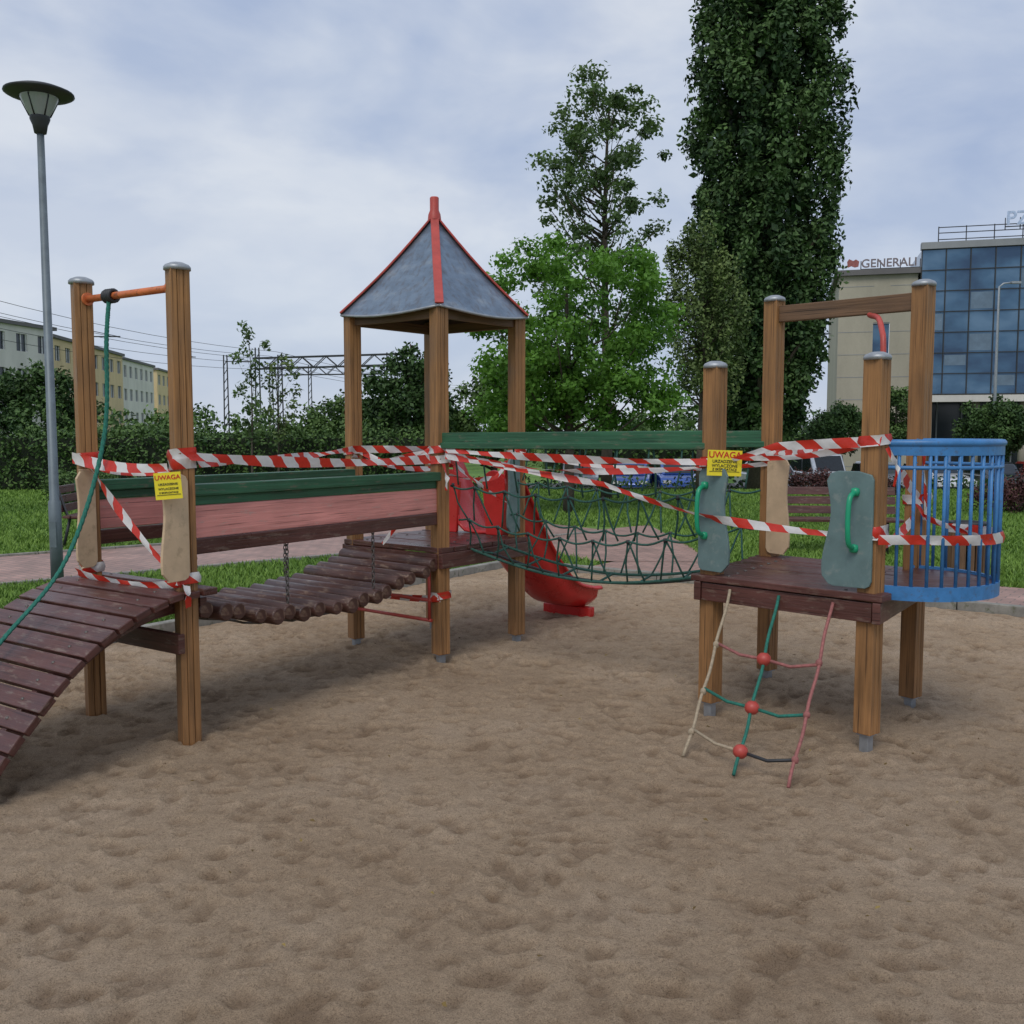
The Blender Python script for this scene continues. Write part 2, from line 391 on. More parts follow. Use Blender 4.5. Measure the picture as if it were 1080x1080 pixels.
pm.quad((-.2,14.9,GB+.02),(1.0,12.4,GB+.02),(2.6,12.3,GB+.02),(2.4,17.2,GB+.02),'pave')
pm.obj('paved_path')
kp=MB()
for t in range(-14,9): kp.bar(lp(t,-.04,GB+.01),lp(t+.99,-.04,GB+.01),.07,.06,'kerb'); kp.bar(lp(t,2.64,GB+.01),lp(t+.99,2.64,GB+.01),.07,.06,'kerb')
kp.obj('path_kerb',bevel=.006)
rd=MB(); rd.quad((-200,40,-1.2),(200,40,-1.2),(200,53,-1.2),(-200,53,-1.2),'asphalt'); rd.obj('parking_road')

def build_grass():
    n=240000
    y=8+ (rng.random(n)**1.6)*20; x=(rng.random(n)*2-1)*y*.56
    x0=np.column_stack([x,y])
    rel=x0-C; aa=-(rel@U); bb=rel@W
    inpit=(aa>-.12)&(bb>-.12)
    r2=x0-LP0; t=r2@LD; nn=r2@LN
    path1=(nn>-.1)&(nn<2.7)&(t<9.2)
    path2=(aa<-.5)&(aa>-2.0)&(bb>.6)
    path3=(y>12.3)&(y<17)&(x>(-.2+(14.9-y)*.5))&(x<2.5)&(x>-.2)
    keep=~(inpit|path1|path2|path3); x=x[keep];y=y[keep]; n=len(x)
    h=rng.uniform(.025,.08,n); w=rng.uniform(.006,.014,n)*(.6+y/16)
    th=rng.uniform(0,2*math.pi,n); lean=rng.normal(0,.03,(n,2))
    z=zg(x,y)
    a=np.column_stack([x-np.cos(th)*w,y-np.sin(th)*w,z]);b=np.column_stack([x+np.cos(th)*w,y+np.sin(th)*w,z])
    c=np.column_stack([x+lean[:,0],y+lean[:,1],z+h])
    co=np.stack([a,b,c],1).reshape(-1,3); q=np.arange(3*n).reshape(-1,3)
    me=fastmesh('grass',co,q,M['lgrass'])
    patch=np.sin(x*.9+2*np.sin(y*.5))*np.sin(y*.7+x*.3)
    at=me.attributes.new('shade','FLOAT','FACE'); at.data.foreach_set('value',np.clip(.5+.2*patch+rng.normal(0,.2,n),0,1).astype(np.float32))
    ob=bpy.data.objects.new('grass',me); scene.collection.objects.link(ob)
build_grass()
def fallen():
    n=260; x=rng.uniform(-4,5,n); y=rng.uniform(2.4,11,n); th=rng.uniform(0,6.28,n); s=rng.uniform(.006,.016,n)
    z=np.full(n,.02)
    c=np.cos(th)*s;d=np.sin(th)*s
    v0=np.column_stack([x-c,y-d,z]);v1=np.column_stack([x+d*.5,y-c*.5,z+rng.uniform(0,.010,n)]);v2=np.column_stack([x+c,y+d,z+rng.uniform(0,.008,n)]);v3=np.column_stack([x-d*.5,y+c*.5,z+rng.uniform(0,.010,n)])
    co=np.stack([v0,v1,v2,v3],1).reshape(-1,3)
    me=fastmesh('fallen_leaves',co,np.arange(4*n).reshape(-1,4),M['lfall'])
    at=me.attributes.new('shade','FLOAT','FACE'); at.data.foreach_set('value',(rng.random(n)**3).astype(np.float32))
    ob=bpy.data.objects.new('fallen_leaves',me); scene.collection.objects.link(ob)
fallen()

# ------------------------------------------------------------ foliage
def leaves(name,cl,per,size,mat,parent=None,shape=(1,1,1),dark=0,cvar=.15):
    cl=np.asarray(cl,float);K=len(cl)
    n=K*per; ci=np.repeat(np.arange(K),per)
    d=rng.normal(0,1,(n,3)); d/=np.linalg.norm(d,axis=1)[:,None]
    rr=rng.random(n)**.5*(1+.25*(rng.random(n)**4))
    p=cl[ci,:3]+d*(rr*cl[ci,3])[:,None]*np.array(shape)
    nrm=d*.6+rng.normal(0,.6,(n,3))+np.array([0,0,.35]); nrm/=np.linalg.norm(nrm,axis=1)[:,None]
    t=np.cross(nrm,rng.normal(0,1,(n,3))); t/=np.linalg.norm(t,axis=1)[:,None]; b=np.cross(nrm,t)
    s=size*rng.uniform(.6,1.3,n)[:,None]
    v0=p-t*s; v1=p-b*s*.55; v2=p+t*s; v3=p+b*s*.55+nrm*s*.15
    co=np.stack([v0,v1,v2,v3],1).reshape(-1,3); q=np.arange(4*n).reshape(-1,4)
    me=fastmesh(name,co,q,mat)
    clv=rng.normal(0,cvar,K)[ci]
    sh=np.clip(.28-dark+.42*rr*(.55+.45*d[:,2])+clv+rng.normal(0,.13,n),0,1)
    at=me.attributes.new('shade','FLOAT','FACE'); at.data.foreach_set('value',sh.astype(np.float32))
    ob=bpy.data.objects.new(name,me); scene.collection.objects.link(ob)
    if parent: ob.parent=parent
    return ob
def tree(name,base,height,tr,cl,per,size,mat,shape=(1,1,1),limbs=26,low=.2,cvar=.15):
    e=empty(name,base); cl=np.asarray(cl,float); mb=MB()
    pts=[];m=9
    for i in range(m):
        t=i/(m-1); pts.append(Vector((math.sin(t*4+base[0])*.03*height*t*.5,math.cos(t*3)*.02*height*t*.5,t*height)))
    mb.tube(pts,[tr*(1-.88*i/(m-1)) for i in range(m)],'bark',10)
    for j in rng.choice(len(cl),min(limbs,len(cl)),replace=False):
        c=Vector(cl[j,:3]); tz=min(max(low*height,c.z-.55*math.hypot(c.x,c.y)-.4),height*.93)
        k=tz/height*(m-1);i=int(min(k,m-2));s=lerp(pts[i],pts[i+1],k-i)
        mid=(s+c)/2+Vector((0,0,-.12*(c-s).length)); r=tr*(1-.85*tz/height)*.45
        mb.tube([s,mid,c],[r,r*.6,r*.2],'bark',5)
    mb.obj('trunk',e)
    leaves('crown',cl,per,size,mat,e,shape,0,cvar); return e
def blob(nc,cx,cy,cz,rx,ry,rz,r0,r1,inner=.35):
    out=[]
    while len(out)<nc:
        d=rng.normal(0,1,3); d/=np.linalg.norm(d); k=inner+(1-inner)*rng.random()**.5
        out.append((cx+d[0]*rx*k,cy+d[1]*ry*k,cz+d[2]*rz*k,rng.uniform(r0,r1)))
    return out
def prad(h): return float(np.interp(h,[1.9,4,8,14,19,25.5],[1.0,2.0,2.8,2.85,2.45,.7]))
cl=[]
for i in range(640):
    h=2.2+22.6*(i+rng.random())/640; a=i*2.39996+rng.normal(0,.5); k=.58+.46*rng.random()**.8
    pr=prad(h)*k*.86
    cl.append((pr*math.cos(a),pr*math.sin(a),h,rng.uniform(.22,.55)))
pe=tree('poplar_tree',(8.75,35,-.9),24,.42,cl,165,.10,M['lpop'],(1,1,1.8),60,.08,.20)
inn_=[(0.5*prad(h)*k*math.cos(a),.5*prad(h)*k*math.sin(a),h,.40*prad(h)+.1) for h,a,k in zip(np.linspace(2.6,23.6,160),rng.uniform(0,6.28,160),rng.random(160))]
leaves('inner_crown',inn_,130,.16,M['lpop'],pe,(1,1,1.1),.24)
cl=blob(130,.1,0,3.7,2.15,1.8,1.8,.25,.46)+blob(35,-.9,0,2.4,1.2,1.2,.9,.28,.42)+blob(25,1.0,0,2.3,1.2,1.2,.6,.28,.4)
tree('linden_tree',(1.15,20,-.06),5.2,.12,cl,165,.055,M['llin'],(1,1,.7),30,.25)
cl=[c for c in blob(125,-.15,0,7.6,1.7,1.6,2.5,.14,.34,.2)]+blob(30,-.3,0,5,1.7,1.5,1.2,.2,.35)
tree('locust_tree',(2.3,24,-.06),9.5,.15,cl,80,.058,M['lair'],(1.15,1.1,.8),80,.3)
cl=blob(100,0,0,5.4,1.35,1.2,3.0,.25,.5,.2)
tree('willow_tree',(5.9,31,-.4),7.6,.14,cl,150,.065,M['lwil'],(.8,.8,1.8),40,.2)
cl=[(rng.normal(0,.16),rng.normal(0,.16),z,.14+.12*rng.random()) for z in np.linspace(1.5,4.3,16)]
tree('young_tree',(-6.85,26,-.06),4.3,.035,cl,45,.06,M['lair'],limbs=14)
cl=[(rng.normal(0,.28),rng.normal(0,.2),z,.14+.15*rng.random()) for z in np.linspace(1.5,3.6,16)]
tree('young_tree',(-6.3,26.6,-.06),3.6,.035,cl,45,.06,M['lwil'],limbs=14)
tree('maple_tree',(-20.0,41,-1.2),5,.2,blob(90,0,0,3.1,2.6,2.4,2.3,.35,.65),150,.11,M['ldark'],limbs=20)
tree('maple_tree',(-15.8,43,-1.2),3.0,.16,blob(50,0,0,2.0,1.9,1.9,1.0,.35,.5),140,.11,M['lmid'],limbs=16)
tree('maple_tree',(-11.2,46,-1.2),3.2,.16,blob(50,0,0,2.0,2.2,1.9,1.0,.35,.5),140,.11,M['ldark'],limbs=16)
tree('hazel_tree',(-5.6,34,-.6),3.5,.14,blob(70,0,0,2.1,1.8,1.9,1.2,.3,.5),150,.085,M['lmid'],limbs=20)
tree('hazel_tree',(-3.2,31,-.6),4.9,.14,blob(70,0,0,3.0,1.4,1.5,1.75,.3,.5),160,.085,M['ldark'],limbs=20)
tree('hazel_tree',(-.6,33,-.6),4.4,.14,blob(50,0,0,2.7,1.6,1.5,1.5,.3,.5),140,.085,M['lmid'],limbs=20)
tree('round_maple_tree',(14.9,45,-1.2),3.6,.1,blob(60,0,0,2.9,1.35,1.3,1.0,.3,.45),170,.08,M['ldark'],limbs=12,low=.45)
tree('round_maple_tree',(22.0,45,-1.2),3.8,.1,blob(80,0,0,3.0,1.6,1.5,1.25,.3,.45),170,.08,M['ldark'],limbs=12,low=.45)
tree('round_maple_tree',(19.4,50,-1.2),4.6,.1,blob(60,0,0,3.6,1.2,1.3,1.6,.3,.45),150,.08,M['lmid'],limbs=12,low=.45)
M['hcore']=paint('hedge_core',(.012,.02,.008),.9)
def hedge(name,p0,p1,h,th,z0,per,size,mat,step=.28):
    p0=np.array(p0);p1=np.array(p1);Ln=np.linalg.norm(p1-p0);d=(p1-p0)/Ln;nn=np.array([-d[1],d[0]])
    out=[]
    for t in np.arange(0,Ln,step):
        for z in np.arange(.15,h,step*1.1):
            s=rng.normal(0,.06)
            q=p0+d*(t+rng.normal(0,.08))-nn*(th/2+s); out.append((q[0],q[1],z0+z+rng.normal(0,.06),step*rng.uniform(.8,1.1)))
        for s in(-.2,.3):
            q=p0+d*t+nn*th*s; out.append((q[0],q[1],z0+h-.05+rng.normal(0,.1),step))
    e=empty(name); leaves('foliage',out,per,size,mat,e)
    mb=MB(); a=p0;b=p1; mb.bar((a[0],a[1],z0+h*.46),(b[0],b[1],z0+h*.46),th*.6,h*.9,'hcore'); mb.obj('inner_dark_box',e)  # solid near-black box filling the hedge behind its leaves
hedge('ivy_hedge',(-24,27.5),(-2.5,28.5),1.65,.9,-.1,34,.06,M['lmid'])
hedge('privet_hedge',(-2,36),(30,37),.85,1.0,-1.25,20,.09,M['ldark'],.4)
hedge('privet_hedge',(2,60),(40,60),2.6,1.2,-1.2,16,.16,M['lmid'],.6)
for (x,y,w,h) in ((9.0,25,1.1,.55),(10.3,20,.9,.75),(11.6,21,1.2,.8),(7.9,26,.7,.5),(-9.6,22,.8,.8)):
    e=empty('barberry_shrub',(x,y,-.06)); leaves('foliage',blob(26,0,0,h*.5,w,.6,h*.5,.16,.28),150,.035,M['lred'] if x>0 else M['lmid'],e)
    mb=MB()
    for i in range(14):
        a=random.uniform(0,6.28); mb.tube([(0,0,0),(math.cos(a)*w*.4,math.sin(a)*.25,h*.4),(math.cos(a)*w*.75,math.sin(a)*.4,h*.75)],[.012,.009,.004],'bark',5)
    mb.obj('stems',e)
cl=[]
for i in range(520):
    x=rng.uniform(-75,85); y=rng.uniform(72,120)
    cl.append((x,y,rng.uniform(-.5,1.5+1.5*abs(math.sin(x*.13))+.9*math.sin(x*.5)),rng.uniform(1.0,1.7)))
leaves('distant_trees',cl,75,.30,M['lmid'])

# ------------------------------------------------------------ play structure
PW=.096
u=Vector((.6,.8,0)); w=Vector((-.8,.6,0)); Z=Vector((0,0,1))
def post(mb,p,z0,z1,rot,foot=True):
    ca,sa=math.cos(rot),math.sin(rot)
    zb=z0+(.05 if foot else 0)
    for i in(-1,0,1):
        c=Vector((p.x+ca*i*PW/3,p.y+sa*i*PW/3,(zb+z1)/2))
        mb.boxs(c,PW/3-.0015,PW-(0 if i else .0012),z1-zb,rot,'post')
    if foot:
        mb.boxs((p.x,p.y,z0-.06),.05,.05,.24,rot,'grey'); mb.boxs((p.x,p.y,zb-.006),.075,.075,.008,rot,'grey')
def cap(mb,p,z): mb.lathe((p.x,p.y,z),[(0,.028),(.03,.026),(.058,.014),(.066,.004),(.066,-.012),(.05,-.014)],'grey',16)

tw=empty('playground_tower')
mb=MB()
for p in(T1,T2,T3,T4): post(mb,p,.0,2.46,R(37),True)
mb.obj('posts',tw,.004)
def deck(parent,P,ov,z,k='maroon',name='deck'):
    mb=MB(); n0=(P[1]-P[0]).normalized(); e0=(P[3]-P[0]); Ln=e0.length; e=e0.normalized()
    wl=(P[1]-P[0]).length; npl=int((Ln+2*ov)/.125)
    for i in range(npl):
        s=-ov+(i+.5)*(Ln+2*ov)/npl
        a=P[0]+e*s-n0*ov; b=P[0]+e*s+n0*(wl+ov)
        mb.bar((a.x,a.y,z-.018+random.uniform(-.002,.002)),(b.x,b.y,z-.018+random.uniform(-.002,.002)),(Ln+2*ov)/npl-.009,.036,k)
    for s in(-.055,wl+.055):
        a=P[0]+n0*s-e*ov*1.0;b=a+e*(Ln+2*ov); mb.bar((a.x,a.y,z-.09),(b.x,b.y,z-.09),.04,.105,k)
    for s in(-.055,Ln+.055):
        a=P[0]+e*s-n0*.03;b=a+n0*(wl+.06); mb.bar((a.x,a.y,z-.092),(b.x,b.y,z-.092),.04,.1,k)
    mb.obj(name,parent,.004)
    bm=MB()
    for s in(.12,wl-.12):
        for i in range(npl):
            q=P[0]+e*(-ov+(i+.5)*(Ln+2*ov)/npl)+n0*s; bm.lathe((q.x,q.y,z+.001),[(0,.006),(.009,.004),(.011,0)],'chain',8)
    bm.obj('deck_bolts',parent)
deck(tw,[T1,T2,T4,T3],.06,.80)
def roof():
    c=(T1+T4)/2; c.z=0; zE=2.45;zA=3.17; r=.685
    dirs=[(T1-c),(T3-c),(T4-c),(T2-c)]; dirs=[Vector((d.x,d.y,0)).normalized() for d in dirs]
    cor=[c+d*r+Z*zE for d in dirs]; ap=c+Z*zA
    mb=MB();n=10
    for off,k in((0,'roof'),(-.014,'under')):
        for i in range(4):
            p,q=cor[i],cor[(i+1)%4]; out=((p+q)/2-c); out.z=0; out.normalize()
            rows=[]
            for j in range(9):
                t=j/8
                row=[]
                for s in range(n+1):
                    x=s/n; e=lerp(p,q,x)+out*.06*math.sin(math.pi*x)-Z*.04*math.sin(math.pi*x)
                    pt=lerp(e,ap,t)-Z*.03*math.sin(math.pi*t)+Z*off
                    if off: pt=lerp(pt,Vector((c.x,c.y,pt.z)),.015)
                    row.append(pt)
                rows.append(row)
            b=len(mb.v)
            for row in rows: mb.v+= [tuple(x) for x in row]
            for j in range(8):
                for s in range(n):
                    ids=(b+j*(n+1)+s,b+j*(n+1)+s+1,b+(j+1)*(n+1)+s+1,b+(j+1)*(n+1)+s)
                    if off: ids=ids[::-1]
                    mb.face(ids,((0,0),(1,0),(1,1),(0,1)),k,True)
            if not off: mb.tube([x-Z*.008 for x in rows[0]],.009,'grey',6)
    mb.obj('roof_panels',tw)
    mb=MB()
    for p in cor:
        pts=[lerp(p,ap,t)-Z*.03*math.sin(math.pi*t)+Z*.012 for t in np.linspace(-.01,1,9)]
        for a,b in zip(pts[:-1],pts[1:]): mb.bar(a,b+(b-a)*.02,.06,.014,'red')
    mb.lathe((ap.x,ap.y,ap.z-.03),[(.05,0),(.045,.04),(.033,.07),(.033,.16),(.028,.165),(0,.168)],'red',12)
    mb.obj('ridge_caps',tw,.003)
    mb=MB()
    for i in range(4):
        a=[T1,T3,T4,T2][i];b=[T1,T3,T4,T2][(i+1)%4]; mb.bar((a.x,a.y,2.40),(b.x,b.y,2.40),.035,.07,'postd')
    mb.obj('wall_plates',tw,.003)
roof()
mb=MB()
for z in(.43,.29): mb.tube([V3(T1+w*.03-u*.06,z),V3(T2-w*.03-u*.06,z)],.012,'red',8)
for s in(.05,.80):
    p=T1+w*s-u*.06; mb.tube([V3(p,.29),V3(p,.72)],.012,'red',8)
mb.obj('step_rungs',tw)
def rpanel(mb,p,ex,w0,h0,z0,k,wave=.02,th=.018):
    o=Vector((p.x,p.y,z0)); pts=[]; m=14
    for i in range(m+1):
        t=i/m; y=t*h0; x=w0-.02+wave*math.sin(t*2*math.pi+.6)
        ed=min(t,1-t); x-=.03*max(0,1-ed/.09)**2
        pts.append((x,y))
    pts+=[(w0*.7,h0+.012),(w0*.3,h0+.012),(0.012,h0-.005),(0,h0-.03),(0,h0*.5),(0,.03),(.01,.006),(.03,-.005),(w0*.75,-.008)]
    mb.plate(o,ex,(0,0,1),th,pts,k)
mb=MB()
rpanel(mb,T3-u*.04-w*.055,-u,.16,.55,.85,'teal',.012)
mb.obj('entry_panel',tw,.003)

ar=empty('arched_ramp')
mb=MB()
post(mb,A1,-.1,2.40,R(35),False); post(mb,A2,-.1,2.40,R(35),False)
mb.obj('posts',ar,.004)
mb=MB(); cap(mb,A1,2.405);cap(mb,A2,2.405)
mb.obj('post_caps',ar)
mb=MB(); mb.tube([V3(A1,2.31),V3(A2,2.31)],.019,'orange',12)
for p in (A1,A2):
    d=(A2-A1).normalized()*(1 if p is A1 else -1); q=p+d*.05; mb.tube([V3(q,2.31),V3(q+d*.012,2.31)],.035,'orange',12)
mb.obj('top_bar',ar)
uA=Vector((.568,.823,0)); wA=(A2-A1).normalized()
def rz(s): return .80-.58*s*s if s>0 else .80
mb=MB(); s=-.12
pl=.098
bm=MB()
while s<1.13:
    ds=pl/math.sqrt(1+(1.16*max(s,0))**2)
    a=A1-wA*.10; b=A2+wA*.10
    s2=s+ds
    c=(a+b)/2-uA*(s+ds/2); c.z=(rz(s)+rz(s2))/2-.018
    t=(-uA*(ds)+Z*(rz(s2)-rz(s))); t.normalize(); nrm=wA.cross(t)
    if nrm.z<0: nrm=-nrm
    jit=random.uniform(-.005,.005)
    mb.box(c+nrm*jit,wA*((b-a).length/2+random.uniform(-.010,.008)),t*(pl/2-.0055),nrm*.018,'maroon')
    for sg in(-1,1):
        q=c+wA*sg*((b-a).length/2-.175)+nrm*(.018+jit); bm.lathe(q,[(0,.005),(.008,.003),(.010,-.004)],'chain',8)
    s=s2
mb.obj('planks',ar,.005); bm.obj('plank_bolts',ar)
mb=MB()
for side in(A1+wA*.075,A2-wA*.075):
    S=np.linspace(-.05,1.15,13)
    P=[side-uA*x+Z*(rz(x)-.085) for x in S]
    for a,b in zip(P[:-1],P[1:]): mb.bar(a,b+(b-a)*.03,.04,.09,'maroon')
mb.bar(V3(A1-wA*.05,.53)-uA*.07,V3(A2+wA*.05,.53)-uA*.07,.04,.10,'maroon')
mb.bar(V3(A1-wA*.05,.70)+uA*.07,V3(A2+wA*.05,.70)+uA*.07,.04,.10,'maroon')
mb.obj('stringers',ar,.004)
mb=MB()
rpanel(mb,A1-wA*.058-uA*.02,-uA,.17,.52,.86,'cream',.012)
rpanel(mb,A2-wA*.060-uA*.0,-uA,.13,.52,.86,'cream',.010)
mb.obj('side_panels',ar,.003)
cr=empty('climbing_rope')
rp=smoothpts([(-2.125,5.29,2.34),(-2.13,5.24,2.1),(-2.14,5.18,1.55),(-2.25,4.95,.96),(-2.43,4.62,.60),(-2.66,4.3,.22)],10)
mb=MB()
for ph in(0,2.09,4.19):
    pts=[];dense=[]
    for a,b in zip(rp[:-1],rp[1:]):
        for k in range(4): dense.append(lerp(a,b,k/4))
    for i,p in enumerate(dense):
        an=i*.9+ph; pts.append(p+Vector((math.cos(an),math.sin(an)*.7,math.sin(an)*.4))*.0055)
    mb.tube(pts,.0075,'rope_g',6)
mb.obj('rope',cr)
mb=MB()
for k in range(4):
    c=Vector((-2.125,5.29,2.31))+wA*(k*.018-.03)
    mb.tube([c+Vector((uA.x*math.cos(a)*.03,uA.y*math.cos(a)*.03,math.sin(a)*.03)) for a in np.linspace(0,6.28,14)],.010,'dark',6)
mb.obj('knot',cr)

lb=empty('log_bridge')
mb=MB()
for (a,b,o) in((A1,T1,-1),(A2,T2,1)):
    d=(b-a).normalized(); sd=Vector((d.y,-d.x,0))*(-o)
    s0=a+d*-.06; s1=b+d*.03
    def P(p,z,k=0): return Vector((p.x,p.y,z))+sd*k
    mb.bar(P(s0,1.30),P(s1,1.29),.075,.06,'green')
    mb.bar(P(a+d*.05,1.245,.0),P(b-d*.05,1.235,.0),.03,.05,'green')
    mb.bar(P(a+d*.05,1.135,.004),P(b-d*.05,1.125,.004),.022,.165,'pink')
    mb.bar(P(s0,1.01,.0),P(s1,1.0,.0),.04,.08,'maroon')
mb.obj('side_rails',lb,.005)
mb=MB(); ch=MB(); nl=17
def sag(t): return .79-.19*math.sin(math.pi*t)**.8 if 0<t<1 else .79
dA=(T1-A1);dB=(T2-A2)
lgp=[]
for i in range(nl):
    t=(i+.7)/(nl+.4); z=sag(t)-.06+random.uniform(-.012,.012)
    a=A1+dA*t; b=A2+dB*t; wd=(b-a).normalized()
    a2=a-wd*(.01+random.uniform(0,.06)); b2=b+wd*(.03+random.uniform(0,.03))
    r=random.uniform(.041,.051)
    mb.tube([V3(a2,z),V3(a2+wd*.01,z),V3(lerp(a,b,.5),z+random.uniform(-.006,.006)),V3(b2-wd*.01,z),V3(b2,z)],[r*.86,r,r,r,r*.86],'log',14)
    lgp.append((a,b,z,wd))
mb.obj('logs',lb)
def chain(mb,p,q,link=.035):
    p=Vector(p);q=Vector(q);n=max(2,int((q-p).length/(link*.72)));d=(q-p)/n;dn=d.normalized();o=dn.orthogonal().normalized();o2=dn.cross(o)
    for i in range(n):
        c=p+d*(i+.5);s=o if i%2 else o2
        pts=[c+dn*math.cos(a)*link*.5+s*math.sin(a)*link*.28 for a in np.linspace(0,2*math.pi,9)]
        mb.tube(pts,.0035,'chain',5,False)
for side in(0,1):
    for i,g in enumerate(lgp):
        p=g[0]+g[3]*.1 if side==0 else g[1]-g[3]*.1
        if i+1<nl:
            g2=lgp[i+1];p2=g2[0]+g2[3]*.1 if side==0 else g2[1]-g2[3]*.1
            ch.tube([V3(p,g[2]-.055),V3(p2,g2[2]-.055)],.007,'chain',6)
        if i in(5,11):
            q=(g[0] if side==0 else g[1]); chain(ch,V3(q,g[2]+.05),V3(q,.98))
ch.obj('chains',lb)

nb=empty('rope_net_bridge')
mb=MB()
for a,b in((T1,R2),(T3,R3)):
    d=(b-a).normalized(); mb.bar(V3(a+d*.04,1.545),V3(b-d*.03,1.56),.045,.085,'green')
    sd=Vector((d.y,-d.x,0))
    mb.bar(V3(a+d*.04+sd*.03,1.50),V3(b-d*.03+sd*.03,1.515),.02,.04,'green')
mb.obj('hand_rails',nb,.005)
mb=MB(); cn=MB()
def side_pt(sd,t,k):
    a=(T1,T3)[sd].lerp((R2,R3)[sd],t); inn=Vector((.6,.8,0))*(1 if sd==0 else -1)
    fl=.78-.15*math.sin(math.pi*t); p=a+inn*(.26*(1-k)**1.3); return Vector((p.x,p.y,lerp(fl,1.50,k)))
NT=8
for sd in(0,1):
    rws=[0,.32,.64,1.0]
    for ri,k in enumerate(rws[:-1]):
        pts=[side_pt(sd,t,k)-Z*(.028*abs(math.sin((t*NT+.5*(ri%2))*math.pi)) if ri else 0) for t in np.linspace(.02,.98,NT*7)]
        mb.tube(pts,.010 if ri==0 else .0070,'rope_d',7)
    for i in range(NT+1):
        for ri in range(3):
            tu=(i+.5*((ri+1)%2))/NT
            if tu>.98: continue
            tu=max(.03,tu)
            for s_ in(-.28,.28):
                tl=tu+(s_+random.uniform(-.07,.07))/NT
                if ri==2: tl=tu+s_*.25/NT
                if tl<.02 or tl>.98: continue
                p=side_pt(sd,tu,rws[ri+1]);q=side_pt(sd,tl,rws[ri])
                mid=(p+q)/2+Vector((random.uniform(-.02,.02),random.uniform(-.02,.02),-.008))
                mb.tube([p,lerp(p,mid,.5)+Z*.004,mid,lerp(mid,q,.5)-Z*.003,q],.0062,'rope_d',6)
                if ri==2: break
            if ri<2:
                p=side_pt(sd,tu,rws[ri+1]); cn.tube([p-Z*.018,p+Z*.006],.011,'dark',7)
for i in range(7):
    t=.06+.88*i/6
    a=side_pt(0,t,0);b=side_pt(1,t,0); mb.tube([a,(a+b)/2-Z*.03,b],.0085,'rope_d',7)
pts=[(side_pt(0,t,0)+side_pt(1,t,0))/2-Z*.03 for t in np.linspace(.02,.98,24)]; mb.tube(pts,.010,'dark',7)
mb.obj('net',nb); cn.obj('net_joints',nb)

rf=empty('climbing_platform')
mb=MB()
rr=R(39)
for p,z0,z1 in((R1,.035,1.955),(R2,.02,1.955),(R3,.01,2.42),(R4,.01,2.42)): post(mb,p,z0,z1,rr,True)
mb.obj('posts',rf,.004)
mb=MB()
for p,z1 in((R1,1.958),(R2,1.958),(R3,2.423),(R4,2.423)): cap(mb,p,z1)
mb.obj('post_caps',rf)
deck(rf,[R1,R2,R3,R4],.09,.80)
mb=MB(); d=(R4-R3).normalized()
mb.bar(V3(R3+d*.045,2.33),V3(R4-d*.045,2.33),.05,.10,'postd'); mb.obj('top_beam',rf,.004)
mb=MB(); s=R3.lerp(R4,.66)
mb.tube(smoothpts([V3(s,2.29),V3(s,2.27)+Vector((-.002,-.04,0)),V3(s,2.24)+Vector((-.01,-.18,0)),V3(s,2.18)+Vector((-.035,-.31,-.02)),V3(s,2.05)+Vector((-.05,-.38,0)),V3(s,1.6)+Vector((-.055,-.40,0)),V3(s,.8)+Vector((-.055,-.40,0))],6),.016,'red',10)
mb.obj('fire_pole',rf)
mb=MB()
e12=(R2-R1).normalized(); nrm=Vector((-e12.y,e12.x,0))
if nrm.y>0: nrm=-nrm
fr=nrm*.062
rpanel(mb,R1+fr-e12*.03,e12,.26,.56,.83,'teal',.022)
rpanel(mb,R2+fr+e12*.05,-e12,.20,.56,.83,'teal',.018)
rpanel(mb,R3-u*.055,(R4-R3),.17,.60,.83,'cream',.012)
mb.obj('entry_panels',rf,.003)
mb=MB()
for p in(R1+fr+e12*.06,R2+fr+e12*.01):
    b=p+nrm*.01
    mb.tube(smoothpts([V3(b,1.02),V3(b+nrm*.06,1.05),V3(b+nrm*.075,1.16),V3(b+nrm*.06,1.27),V3(b,1.30)],6),.013,'handle',10)
    for zz in(1.02,1.30): mb.lathe((b.x,b.y,zz),[(0,-.022),(.02,-.018),(.024,0),(.02,.018),(0,.022)],'handle',10)
mb.obj('grab_handles',rf)

cg=empty('cage_balcony')
eR=(R4-R1).normalized(); oR=Vector((eR.y,-eR.x,0)); hw=.43; c=(R1+R4)/2
def cagept(s):
    st=.07; tot=2*st+math.pi*hw; x=s*tot
    if x<st: return c-eR*hw+oR*x
    if x>tot-st: return c+eR*hw+oR*(tot-x)
    a=(x-st)/hw; return c+oR*st-eR*hw*math.cos(a)+oR*hw*math.sin(a)
mb=MB(); cp=[cagept(s) for s in np.linspace(0,1,41)]
for z,hh in((1.505,.05),(.80,.07)):
    for a,b in zip(cp[:-1],cp[1:]): mb.bar(V3(a,z),V3(b+(b-a)*.03,z),.02,hh,'blue')
mb.tube([V3(p,1.54) for p in cp],.019,'blue',10)
mb.tube([V3(p,1.42) for p in cp],.010,'blue',8)
for i in range(21):
    p=cagept((i+.5)/21); mb.tube([V3(p,.80),V3(p,1.53)],.009,'blue',8)
mb.obj('railing',cg)
mb=MB(); base=[V3(p,.82) for p in cp]; mb.v+=[tuple(p) for p in base]+[tuple(p-Z*.02) for p in base]
m=len(base); mb.face(tuple(range(m)),tuple((p.x,p.y) for p in base),'maroon'); mb.face(tuple(range(2*m-1,m-1,-1)),tuple((p.x,p.y) for p in base),'maroon')
mb.obj('floor',cg)

